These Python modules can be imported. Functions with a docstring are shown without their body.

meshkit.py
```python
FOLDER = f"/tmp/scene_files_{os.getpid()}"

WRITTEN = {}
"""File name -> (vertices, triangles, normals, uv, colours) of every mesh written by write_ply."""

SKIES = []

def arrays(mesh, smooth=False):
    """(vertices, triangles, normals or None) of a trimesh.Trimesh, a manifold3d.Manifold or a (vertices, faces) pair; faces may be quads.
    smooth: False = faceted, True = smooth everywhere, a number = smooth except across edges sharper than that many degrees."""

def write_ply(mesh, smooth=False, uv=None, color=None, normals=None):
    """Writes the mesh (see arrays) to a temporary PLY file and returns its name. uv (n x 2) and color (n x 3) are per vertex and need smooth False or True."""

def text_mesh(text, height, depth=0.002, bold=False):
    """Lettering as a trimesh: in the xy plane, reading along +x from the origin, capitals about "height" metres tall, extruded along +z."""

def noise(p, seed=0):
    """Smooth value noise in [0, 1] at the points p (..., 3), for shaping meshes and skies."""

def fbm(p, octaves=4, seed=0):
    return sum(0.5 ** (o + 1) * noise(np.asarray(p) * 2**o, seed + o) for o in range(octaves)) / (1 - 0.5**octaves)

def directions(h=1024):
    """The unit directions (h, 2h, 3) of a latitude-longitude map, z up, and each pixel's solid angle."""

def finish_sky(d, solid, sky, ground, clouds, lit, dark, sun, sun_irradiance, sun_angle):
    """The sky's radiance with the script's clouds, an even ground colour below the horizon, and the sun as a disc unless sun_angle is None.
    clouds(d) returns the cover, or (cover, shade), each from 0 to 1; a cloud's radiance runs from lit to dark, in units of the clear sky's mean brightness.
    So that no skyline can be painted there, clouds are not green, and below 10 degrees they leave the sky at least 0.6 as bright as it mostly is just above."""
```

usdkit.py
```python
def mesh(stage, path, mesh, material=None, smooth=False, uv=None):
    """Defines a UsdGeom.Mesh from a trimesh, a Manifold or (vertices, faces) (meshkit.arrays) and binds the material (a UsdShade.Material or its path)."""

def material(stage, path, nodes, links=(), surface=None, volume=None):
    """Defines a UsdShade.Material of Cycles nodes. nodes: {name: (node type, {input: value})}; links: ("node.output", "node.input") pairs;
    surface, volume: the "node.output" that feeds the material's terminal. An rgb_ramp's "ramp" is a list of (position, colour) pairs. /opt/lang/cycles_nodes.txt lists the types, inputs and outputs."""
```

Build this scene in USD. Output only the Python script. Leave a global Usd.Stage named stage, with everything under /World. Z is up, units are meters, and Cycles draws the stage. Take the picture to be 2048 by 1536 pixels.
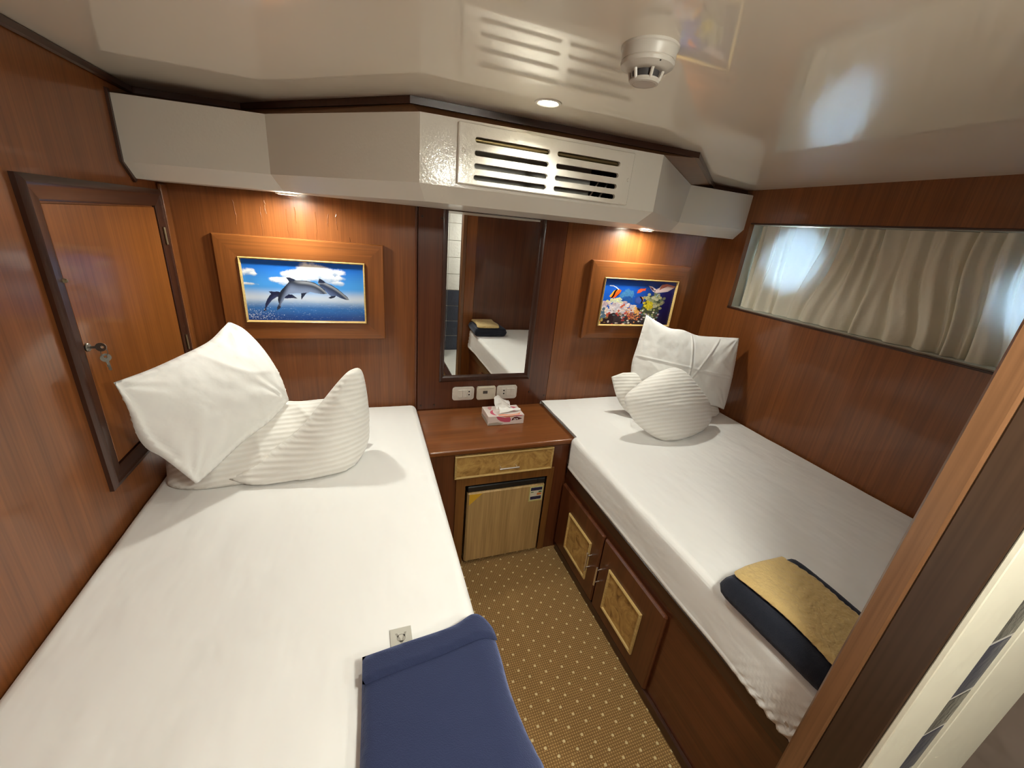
import math
import numpy as np
import trimesh
import manifold3d as m3
import shapely
from shapely.geometry import Polygon, box as sbox
from scipy.spatial import Delaunay
from scipy.interpolate import RBFInterpolator
from scipy.sparse import coo_matrix, diags
from scipy.sparse.linalg import spsolve
from pxr import Usd, UsdGeom, UsdLux, Gf, Sdf, Vt
import usdkit
import meshkit

stage = Usd.Stage.CreateInMemory()
UsdGeom.SetStageUpAxis(stage, "Z")
W = UsdGeom.Xform.Define(stage, "/World")
S = 1.09          # every coordinate below is multiplied by this to reach metres
EYE = 1.636       # height of the lens before scaling

# ------------------------------------------------------------------ camera
YAW, PITCH, ROLL, FPX = .370190989, .365923050, .0968268724, 802.80
cy, sy, cp, sp = math.cos(YAW), math.sin(YAW), math.cos(PITCH), math.sin(PITCH)
fwd = np.array([sy * cp, cy * cp, -sp]); rgt = np.array([cy, -sy, 0.0]); upv = np.cross(rgt, fwd)
c_, s_ = math.cos(ROLL), math.sin(ROLL)
R_ = c_ * rgt + s_ * upv
U_ = -s_ * rgt + c_ * upv
cam = UsdGeom.Camera.Define(stage, "/World/camera")
cam.CreateHorizontalApertureAttr(36.0)
cam.CreateVerticalApertureAttr(27.0)
cam.CreateFocalLengthAttr(36.0 * FPX / 2048)
cam.CreateClippingRangeAttr(Gf.Vec2f(0.02, 200))
cam.AddTransformOp().Set(Gf.Matrix4d(*R_, 0, *U_, 0, *(-fwd), 0, 0, 0, EYE * S, 1))
cam.CreateExposureAttr(1.32)

# ------------------------------------------------------------------ daylight outside the portholes
dome = UsdLux.DomeLight.Define(stage, "/World/sky")
dome.CreateColorAttr(Gf.Vec3f(0.66, 0.82, 1.0))
dome.CreateIntensityAttr(4.6)

LAMP = (1.0, 1.005, 0.895)
CEIL_LAMP, SPOT_LAMP, BATH_LAMP, DOME_LAMP = 440.0, 300.0, 260.0, 52.0

# ------------------------------------------------------------------ materials
_m = {}
def principled(name, color, rough=0.5, metallic=0.0, coat=0.0, coat_rough=0.05, spec=0.5, sheen=0.0, bump=None, emit=None, **kw):
    nodes = {"p": ("principled_bsdf", dict(base_color=color, roughness=rough, metallic=metallic, coat_weight=coat, coat_roughness=coat_rough,
                                           specular_ior_level=spec, sheen_weight=sheen, **kw))}
    links = []
    if bump:
        scale, dist = bump[0], bump[1]
        nodes["g"] = ("geometry", {})
        nodes["mp"] = ("mapping", {"scale": bump[2] if len(bump) > 2 else (1, 1, 1)})
        nodes["n"] = ("noise_texture", {"scale": scale, "detail": 3.0})
        nodes["b"] = ("bump", {"distance": dist, "strength": 1.0})
        links += [("g.position", "mp.vector"), ("mp.vector", "n.vector"), ("n.fac", "b.height"), ("b.normal", "p.normal")]
        if coat:
            links.append(("b.normal", "p.coat_normal"))
    if emit:
        nodes["p"][1].update(emission_color=emit[0], emission_strength=emit[1])
    _m[name] = usdkit.material(stage, "/World/Looks/" + name, nodes, links, surface="p.BSDF")
    return _m[name]

def wood(name, dark, light, axis, rough=0.36, coat=0.42, coat_rough=0.11, scale=1.0, wav=0.0006):
    """varnished veneer, its grain along the axis"""
    st = {"x": (0.8, 16, 16), "y": (16, 0.8, 16), "z": (16, 16, 0.8)}[axis]
    fine = {"x": (3, 150, 150), "y": (150, 3, 150), "z": (150, 150, 3)}[axis]
    mid = tuple(0.5 * (a + b) for a, b in zip(dark, light))
    nodes = {
        "g": ("geometry", {}),
        "m1": ("mapping", {"scale": tuple(scale * s for s in st)}),
        "n1": ("noise_texture", {"scale": 1.0, "detail": 4.0, "roughness": 0.6, "distortion": 0.6}),
        "m2": ("mapping", {"scale": fine}),
        "n2": ("noise_texture", {"scale": 1.0, "detail": 2.0}),
        "r1": ("rgb_ramp", {"ramp": [(0.25, dark), (0.5, mid), (0.75, light)]}),
        "r2": ("rgb_ramp", {"ramp": [(0.3, (0.72, 0.70, 0.68)), (0.6, (1, 1, 1))]}),
        "mx": ("mix_color", {"blend_type": "multiply", "fac": 0.8}),
        "n3": ("noise_texture", {"scale": 5.0, "detail": 1.0}),
        "b": ("bump", {"distance": wav * 4, "strength": 0.6}),
        "p": ("principled_bsdf", {"roughness": rough, "coat_weight": coat, "coat_roughness": coat_rough, "specular_ior_level": 0.4}),
    }
    links = [("g.position", "m1.vector"), ("m1.vector", "n1.vector"), ("g.position", "m2.vector"), ("m2.vector", "n2.vector"),
             ("n1.fac", "r1.fac"), ("n2.fac", "r2.fac"), ("r1.color", "mx.a"), ("r2.color", "mx.b"), ("mx.result", "p.base_color"),
             ("g.position", "n3.vector"), ("n3.fac", "b.height"), ("b.normal", "p.coat_normal"), ("b.normal", "p.normal")]
    _m[name] = usdkit.material(stage, "/World/Looks/" + name, nodes, links, surface="p.BSDF")
    return _m[name]

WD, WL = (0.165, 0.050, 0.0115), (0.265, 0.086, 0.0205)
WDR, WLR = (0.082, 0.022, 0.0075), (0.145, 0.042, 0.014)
DD, DL = (0.030, 0.009, 0.005), (0.062, 0.021, 0.010)
for ax in "xyz":
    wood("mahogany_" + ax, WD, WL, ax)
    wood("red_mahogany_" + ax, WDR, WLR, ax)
    wood("dark_wood_" + ax, DD, DL, ax, rough=0.35, coat=0.4, coat_rough=0.25)
wood("door_veneer", (0.20, 0.062, 0.010), (0.30, 0.098, 0.018), "z")
wood("frame_wood_x", (0.15, 0.046, 0.010), (0.30, 0.098, 0.022), "x")
wood("frame_wood_z", (0.15, 0.046, 0.010), (0.30, 0.098, 0.022), "z")
wood("honey_wood_z", (0.15, 0.058, 0.014), (0.25, 0.105, 0.026), "z")
wood("post_wood_x", (0.13, 0.055, 0.020), (0.18, 0.08, 0.03), "x", rough=0.4, coat=0.4, coat_rough=0.3)
wood("post_wood_z", (0.17, 0.080, 0.036), (0.24, 0.115, 0.052), "z", rough=0.35, coat=0.5, coat_rough=0.25)
wood("lining_wood_z", (0.045, 0.024, 0.014), (0.068, 0.037, 0.021), "z", rough=0.4, coat=0.4, coat_rough=0.3)
wood("honey_wood_x", (0.15, 0.058, 0.014), (0.25, 0.105, 0.026), "x")
wood("fridge_laminate", (0.37, 0.235, 0.090), (0.58, 0.385, 0.165), "z", rough=0.45, coat=0.0, scale=1.6)
wood("pale_moulding_x", (0.50, 0.33, 0.11), (0.66, 0.46, 0.18), "x", rough=0.4, coat=0.2)
wood("pale_moulding_y", (0.50, 0.33, 0.11), (0.66, 0.46, 0.18), "y", rough=0.4, coat=0.2)
# burl veneer of the drawer and the bed doors
_m["burl"] = usdkit.material(stage, "/World/Looks/burl", {
    "g": ("geometry", {}), "n": ("noise_texture", {"scale": 13.0, "detail": 6.0, "roughness": 0.62, "distortion": 2.2}),
    "r": ("rgb_ramp", {"ramp": [(0.28, (0.16, 0.07, 0.018)), (0.42, (0.38, 0.21, 0.06)), (0.58, (0.52, 0.32, 0.10)), (0.8, (0.62, 0.42, 0.16))]}),
    "p": ("principled_bsdf", {"roughness": 0.35, "coat_weight": 0.4, "coat_roughness": 0.1})},
    [("g.position", "n.vector"), ("n.fac", "r.fac"), ("r.color", "p.base_color")], surface="p.BSDF")

principled("ceiling_gloss", (0.92, 0.845, 0.715), rough=0.4, spec=0.5, coat=1.0, coat_rough=0.04, coat_ior=1.6, bump=(1.6, 0.0003))
principled("duct_paint", (0.70, 0.655, 0.575), rough=0.55, coat=0.35, coat_rough=0.03, bump=(110.0, 0.0005))
principled("black_void", (0.003, 0.003, 0.003), rough=1.0, spec=0.0)
principled("brass_tube", (0.30, 0.22, 0.10), rough=0.35, metallic=0.8)
principled("chrome", (0.85, 0.82, 0.80), rough=0.38, metallic=1.0)
principled("old_brass", (0.34, 0.28, 0.18), rough=0.35, metallic=1.0)
principled("key_steel", (0.30, 0.29, 0.26), rough=0.35, metallic=1.0)
principled("mirror_silver", (0.86, 0.87, 0.86), rough=0.004, metallic=1.0)
principled("white_plastic", (0.78, 0.74, 0.67), rough=0.3)
principled("ivory_plastic", (0.74, 0.68, 0.56), rough=0.35)
principled("lcd", (0.10, 0.09, 0.075), rough=0.2)
principled("socket_hole", (0.01, 0.01, 0.01), rough=0.6)
principled("detector_plastic", (0.55, 0.505, 0.44), rough=0.38)
principled("detector_mesh", (0.05, 0.045, 0.045), rough=0.6)
principled("black_plastic", (0.012, 0.012, 0.013), rough=0.3)
principled("yellow_sticker", (0.72, 0.42, 0.03), rough=0.5)
principled("label_paper", (0.66, 0.63, 0.50), rough=0.5)
principled("label_yellow", (0.55, 0.50, 0.18), rough=0.5)
principled("label_navy", (0.02, 0.02, 0.06), rough=0.5)
principled("label_green", (0.05, 0.16, 0.06), rough=0.5)
principled("label_orange", (0.62, 0.20, 0.05), rough=0.5)
principled("tissue_paper", (0.88, 0.86, 0.83), rough=0.9)
principled("carton", (0.74, 0.64, 0.60), rough=0.35)
principled("carton_pink", (0.60, 0.10, 0.17), rough=0.35)
principled("carton_rose", (0.70, 0.33, 0.34), rough=0.35)
principled("carton_orange", (0.75, 0.27, 0.15), rough=0.35)
principled("carton_maroon", (0.09, 0.01, 0.015), rough=0.35)
principled("carton_grey", (0.42, 0.37, 0.31), rough=0.35)
principled("white_ink", (0.85, 0.83, 0.82), rough=0.4)
principled("tag_grey", (0.50, 0.48, 0.42), rough=0.6)
principled("tag_print", (0.30, 0.28, 0.24), rough=0.6)
principled("reveal_paint", (0.52, 0.53, 0.47), rough=0.6)
principled("hull_paint", (0.45, 0.45, 0.42), rough=0.6)
principled("porthole_steel", (0.55, 0.55, 0.55), rough=0.3, metallic=1.0)
principled("cream_tile", (0.78, 0.74, 0.60), rough=0.55, bump=(18.0, 0.002))
principled("white_tile", (0.82, 0.82, 0.79), rough=0.25, coat=0.3, bump=(26.0, 0.006))
principled("blue_tile", (0.040, 0.048, 0.078), rough=0.4, coat=0.1, bump=(26.0, 0.004))
principled("green_tile", (0.060, 0.066, 0.058), rough=0.3, coat=0.3, bump=(60.0, 0.006))
principled("grout", (0.52, 0.50, 0.46), rough=0.8)
principled("bath_floor", (0.60, 0.60, 0.57), rough=0.35, bump=(10.0, 0.001))
principled("bath_curtain", (0.16, 0.12, 0.10), rough=0.6, bump=(6.0, 0.02))
principled("veneer_ridge", (0.30, 0.09, 0.022), rough=0.25, coat=0.6)
principled("pillow_cotton", (0.87, 0.86, 0.83), rough=0.75, sheen=0.1, bump=(14.0, 0.003))
principled("sheet_cotton", (0.88, 0.87, 0.85), rough=0.8, sheen=0.1, bump=(6.0, 0.013, (1.0, 0.45, 1.0)))
principled("navy_towel", (0.016, 0.024, 0.072), rough=0.95, sheen=0.6, sheen_roughness=0.5, sheen_tint=(0.35, 0.42, 0.75), bump=(420.0, 0.0012))
principled("dark_navy_towel", (0.006, 0.008, 0.017), rough=0.95, sheen=0.35, sheen_roughness=0.5, sheen_tint=(0.4, 0.45, 0.6), bump=(420.0, 0.0012))
principled("beige_towel", (0.58, 0.41, 0.17), rough=0.95, sheen=0.4, sheen_tint=(1, 0.9, 0.65), bump=(55.0, 0.008))
principled("lens_ring", (0.80, 0.77, 0.70), rough=0.3)
for nm, k in (("ceiling_lens", CEIL_LAMP), ("spot_lens", SPOT_LAMP), ("bath_lens", BATH_LAMP), ("dome_lens", DOME_LAMP)):
    principled(nm, (0.8, 0.8, 0.8), rough=0.4, emit=(LAMP, k))

# striped sateen: raised stripes follow the cloth's own coordinates
_m["stripe_sateen"] = usdkit.material(stage, "/World/Looks/stripe_sateen", {
    "a": ("uvmap", {"attribute": "st"}), "w": ("wave_texture", {"wave_type": "bands", "bands_direction": "y", "scale": 17.0, "distortion": 0.9, "detail": 1.0, "detail_scale": 0.6}),
    "g": ("geometry", {}), "n": ("noise_texture", {"scale": 8.0, "detail": 3.0}), "mx": ("math", {"math_type": "multiply_add", "value2": 0.7}),
    "b": ("bump", {"distance": 0.0045, "strength": 0.45}),
    "r": ("rgb_ramp", {"ramp": [(0.2, (0.80, 0.775, 0.72)), (0.8, (0.855, 0.835, 0.79))]}),
    "p": ("principled_bsdf", {"roughness": 0.6, "sheen_weight": 0.2})},
    [("a.UV", "w.vector"), ("w.fac", "mx.value1"), ("g.position", "n.vector"), ("n.fac", "mx.value3"), ("mx.value", "b.height"), ("b.normal", "p.normal"),
     ("w.fac", "r.fac"), ("r.color", "p.base_color")], surface="p.BSDF")

# curtain cloth lets the porthole's daylight through
_m["curtain_cloth"] = usdkit.material(stage, "/World/Looks/curtain_cloth", {
    "g": ("geometry", {}), "n": ("noise_texture", {"scale": 60.0, "detail": 3.0}), "b": ("bump", {"distance": 0.003, "strength": 0.5}),
    "d": ("diffuse_bsdf", {"color": (0.90, 0.84, 0.69)}), "t": ("translucent_bsdf", {"color": (0.68, 0.77, 0.88)}), "m": ("mix_closure", {"fac": 0.22})},
    [("g.position", "n.vector"), ("n.fac", "b.height"), ("b.normal", "d.normal"), ("d.BSDF", "m.closure1"), ("t.BSDF", "m.closure2")], surface="m.closure")
_m["pane"] = usdkit.material(stage, "/World/Looks/pane", {
    "f": ("fresnel", {"IOR": 1.45}), "t": ("transparent_bsdf", {"color": (0.95, 0.98, 0.98)}), "g": ("glossy_bsdf", {"color": (1, 1, 1), "roughness": 0.02}), "m": ("mix_closure", {})},
    [("f.fac", "m.fac"), ("t.BSDF", "m.closure1"), ("g.BSDF", "m.closure2")], surface="m.closure")

# carpet: woven loop grid with a small pale fleck on every lattice point
ax_, ay_ = 0.03525 * S, 0.0335 * S
_m["carpet"] = usdkit.material(stage, "/World/Looks/carpet", {
    "g": ("geometry", {}), "m1": ("mapping", {"scale": (1 / ax_, 1 / ay_, 0.0), "location": (0.18, 0.12, 0)}),
    "rot": ("mapping", {"rotation": (0, 0, math.radians(45)), "scale": (math.sqrt(.5), math.sqrt(.5), 1)}),
    "v": ("voronoi_texture", {"dimensions": "2D", "feature": "f1", "scale": 1.0, "randomness": 0.0}),
    "dot": ("math", {"math_type": "less_than", "value2": 0.105}),
    "sx": ("separate_xyz", {}),
    "mu": ("math", {"math_type": "multiply", "value2": 2 * math.pi / (0.0088 * S)}), "mv": ("math", {"math_type": "multiply", "value2": 2 * math.pi / (0.0088 * S)}),
    "su": ("math", {"math_type": "sine"}), "sv": ("math", {"math_type": "sine"}),
    "wv": ("math", {"math_type": "maximum"}),
    "wr": ("map_range", {"from_min": -0.6, "from_max": 1.0, "to_min": 0.0, "to_max": 1.0, "clamp": True}),
    "n": ("noise_texture", {"scale": 350.0, "detail": 2.0}), "nb": ("noise_texture", {"scale": 4.0, "detail": 2.0}),
    "c": ("mix_color", {"a": (0.52, 0.31, 0.115), "b": (0.22, 0.115, 0.040)}),
    "c2": ("mix_color", {"b": (0.74, 0.58, 0.31)}),
    "vr": ("rgb_ramp", {"ramp": [(0.3, (0.78, 0.78, 0.78)), (0.7, (1.08, 1.08, 1.08))]}),
    "c3": ("mix_color", {"blend_type": "multiply", "fac": 0.7}),
    "inv": ("math", {"math_type": "multiply_add", "value2": -1.0}),
    "b": ("bump", {"distance": 0.004, "strength": 0.7}),
    "p": ("principled_bsdf", {"roughness": 0.95, "sheen_weight": 0.25, "sheen_tint": (1, 0.8, 0.5), "specular_ior_level": 0.1})},
    [("g.position", "m1.vector"), ("m1.vector", "rot.vector"), ("rot.vector", "v.vector"), ("v.distance", "dot.value1"),
     ("g.position", "sx.vector"), ("sx.x", "mu.value1"), ("sx.y", "mv.value1"), ("mu.value", "su.value1"), ("mv.value", "sv.value1"),
     ("su.value", "wv.value1"), ("sv.value", "wv.value2"), ("wv.value", "wr.value"), ("wr.result", "c.fac"),
     ("c.result", "c2.a"), ("dot.value", "c2.fac"), ("g.position", "n.vector"), ("n.fac", "vr.fac"), ("c2.result", "c3.a"), ("vr.color", "c3.b"), ("c3.result", "p.base_color"),
     ("wr.result", "inv.value1"), ("n.fac", "inv.value3"), ("inv.value", "b.height"), ("b.normal", "p.normal")], surface="p.BSDF")
# printed pictures: flat prints whose colours lie on the mesh's vertices
_m["print"] = usdkit.material(stage, "/World/Looks/print", {
    "a": ("attribute", {"attribute": "ink"}), "p": ("principled_bsdf", {"roughness": 0.25, "coat_weight": 0.35, "coat_roughness": 0.05})},
    [("a.color", "p.base_color")], surface="p.BSDF")

# ------------------------------------------------------------------ naming and defining
_used = {}
def path_for(parent, name):
    key = parent + "/" + name
    n = _used.get(key, 0); _used[key] = n + 1
    return key if n == 0 else f"{key}_{n:03d}"

def put_keys(prim, **kw):
    for k, v in kw.items():
        if v:
            prim.SetCustomDataByKey(k, v)

class Thing:
    """an Xform at the thing's base; its parts are meshes given in room coordinates"""
    def __init__(self, name, base, label=None, cat=None, group=None, kind=None):
        self.path = path_for("/World", name); self.base = np.array(base, float)
        x = UsdGeom.Xform.Define(stage, self.path)
        x.AddTranslateOp().Set(Gf.Vec3d(*(self.base * S)))
        self.prim = x.GetPrim()
        put_keys(self.prim, label=label, category=cat, group=group, kind=kind)
    def part(self, name, mesh, mat, parent=None, smooth=35, uv=None, label=None, kind=None):
        p = path_for(parent or self.path, name)
        v, f = (np.asarray(mesh.vertices), np.asarray(mesh.faces)) if hasattr(mesh, "vertices") else (np.asarray(mesh[0]), np.asarray(mesh[1]))
        m = trimesh.Trimesh((v - self.base) * S, f, process=False)
        pr = usdkit.mesh(stage, p, m, _m[mat], smooth=True if uv is not None else smooth, uv=uv).GetPrim()
        put_keys(pr, label=label, kind=kind)
        return p

def single(name, mesh, mat, label=None, cat=None, group=None, kind=None, smooth=35, uv=None):
    p = path_for("/World", name)
    v, f = (np.asarray(mesh.vertices), np.asarray(mesh.faces)) if hasattr(mesh, "vertices") else (np.asarray(mesh[0]), np.asarray(mesh[1]))
    pr = usdkit.mesh(stage, p, trimesh.Trimesh(v * S, f, process=False), _m[mat], smooth=True if uv is not None else smooth, uv=uv).GetPrim()
    put_keys(pr, label=label, category=cat, group=group, kind=kind)
    return p

def dup(src, base, label, group=None):
    p = path_for("/World", src.prim.GetName())
    x = UsdGeom.Xform.Define(stage, p)
    x.GetPrim().GetReferences().AddInternalReference(src.prim.GetPath())
    x.GetPrim().SetInstanceable(True)
    UsdGeom.Xformable(x).ClearXformOpOrder()
    op = x.GetPrim().GetAttribute("xformOp:translate")
    x.GetPrim().CreateAttribute("xformOp:translate", Sdf.ValueTypeNames.Double3, False).Set(Gf.Vec3d(*(np.array(base) * S)))
    x.GetPrim().CreateAttribute("xformOpOrder", Sdf.ValueTypeNames.TokenArray, False).Set(["xformOp:translate"])
    put_keys(x.GetPrim(), label=label, group=group)
    return x

# ------------------------------------------------------------------ shapes
def box(x0, x1, y0, y1, z0, z1, b=0.0):
    if x0 > x1: x0, x1 = x1, x0
    if y0 > y1: y0, y1 = y1, y0
    if z0 > z1: z0, z1 = z1, z0
    if b <= 0:
        m = trimesh.creation.box([x1 - x0, y1 - y0, z1 - z0]); m.apply_translation([(x0 + x1) / 2, (y0 + y1) / 2, (z0 + z1) / 2]); return m
    pts = []
    for X, sx in ((x0, 1), (x1, -1)):
        for Y, sy2 in ((y0, 1), (y1, -1)):
            for Z, sz in ((z0, 1), (z1, -1)):
                pts += [(X + sx * b, Y + sy2 * b, Z), (X + sx * b, Y, Z + sz * b), (X, Y + sy2 * b, Z + sz * b)]
    return trimesh.convex.convex_hull(np.array(pts))

def man(m):
    return m3.Manifold(m3.Mesh(np.asarray(m.vertices, np.float32), np.asarray(m.faces, np.uint32)))
def tm(m):
    k = m.to_mesh(); return trimesh.Trimesh(np.array(k.vert_properties[:, :3], float), np.array(k.tri_verts), process=False)
def minus(a, *bs):
    r = man(a)
    for b in bs: r = r - man(b)
    return tm(r)
def cat(*ms):
    return trimesh.util.concatenate(list(ms))
def soft_box(x0, x1, y0, y1, z0, z1, r, edge=0.02):
    sph = m3.Manifold.sphere(r, 24)
    parts = [sph.translate((X, Y, Z)) for X in (x0 + r, x1 - r) for Y in (y0 + r, y1 - r) for Z in (z0 + r, z1 - r)]
    return tm(m3.Manifold.batch_hull(parts).refine_to_length(edge))
def extrude(poly2d, h0, h1, to3):
    """closed 2D outline -> solid between h0 and h1, mapped by to3(u, v, h)"""
    p = poly2d if isinstance(poly2d, Polygon) else Polygon(poly2d)
    m = trimesh.creation.extrude_polygon(p, 1.0, engine="earcut")
    v = m.vertices
    m.vertices = to3(v[:, 0], v[:, 1], h0 + (h1 - h0) * v[:, 2])
    m.fix_normals(); return m
def lathe(prof, c, axis="z", n=40):
    m = trimesh.creation.revolve(np.array(prof, float), sections=n)
    if axis == "y": m.vertices = m.vertices[:, [0, 2, 1]] * [1, -1, 1]; m.fix_normals()
    if axis == "x": m.vertices = m.vertices[:, [2, 1, 0]]; m.fix_normals()
    m.vertices = m.vertices + np.array(c); return m
def tube(pts, r, n=12):
    pts = np.array(pts, float); out = []
    for a, b in zip(pts[:-1], pts[1:]):
        out.append(trimesh.creation.cylinder(r, segment=[a, b], sections=n))
    for p in pts[1:-1]:
        s = trimesh.creation.icosphere(1, r); s.apply_translation(p); out.append(s)
    return cat(*out)
def V3(u, v, h): return np.stack(np.broadcast_arrays(u, v, h), -1).astype(float)
BACK = lambda u, v, h: V3(u, 2.0 - h, v)            # on the back wall: u = x, v = z, h into the room
LEFT = lambda u, v, h: V3(-0.69 + np.asarray(h), u, v)   # on the left wall: u = y, v = z
FRONT = lambda u, v, h: V3(u, 1.563 - h, v)         # on the nightstand's front
BED = lambda u, v, h: V3(0.955 - np.asarray(h), u, v)    # on the right bed's front
VENT = lambda u, v, h: V3(u, 1.30 - h, v)
def rail_set(outer, inner, prof, to3):
    """four mitred rails (bottom, right, top, left). prof: closed [(t 0 outer .. 1 inner, height)] section"""
    (u0, u1, v0, v1), (a0, a1, b0, b1) = outer, inner
    O = np.array([(u0, v0), (u1, v0), (u1, v1), (u0, v1)]); I = np.array([(a0, b0), (a1, b0), (a1, b1), (a0, b1)])
    out = []
    for k in range(4):
        o0, o1, i0, i1 = O[k], O[(k + 1) % 4], I[k], I[(k + 1) % 4]
        A = np.array([to3(*(o0 + t * (i0 - o0)), h) for t, h in prof]); B = np.array([to3(*(o1 + t * (i1 - o1)), h) for t, h in prof])
        out.append(trimesh.convex.convex_hull(np.vstack([A, B])) if len(prof) <= 4 else loft(A, B))
    return out
def loft(A, B):
    n = len(A); v = np.vstack([A, B]); f = []
    for i in range(n):
        j = (i + 1) % n
        f += [(i, j, n + j), (i, n + j, n + i)]
    f += [(0, i + 1, i) for i in range(1, n - 1)] + [(n, n + i, n + i + 1) for i in range(1, n - 1)]
    m = trimesh.Trimesh(v, f, process=False); m.fix_normals(); return m

# ------------------------------------------------------------------ soft things
def outline(pts, n=10):
    """closed Catmull-Rom outline; a fourth number 1 marks a sharp corner"""
    P = np.array([p[:3] for p in pts], float); C = [len(p) > 3 and p[3] for p in pts]; N = len(P); out = []
    for i in range(N):
        j = (i + 1) % N
        m0 = (P[j] - P[i]) if C[i] else (P[j] - P[i - 1]) / 2
        m1 = (P[j] - P[i]) if C[j] else (P[(j + 1) % N] - P[i]) / 2
        t = np.linspace(0, 1, n, endpoint=False)[:, None]
        out.append((2 * t**3 - 3 * t**2 + 1) * P[i] + (t**3 - 2 * t**2 + t) * m0 + (-2 * t**3 + 3 * t**2) * P[j] + (t**3 - t**2) * m1)
    return np.vstack(out)

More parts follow.
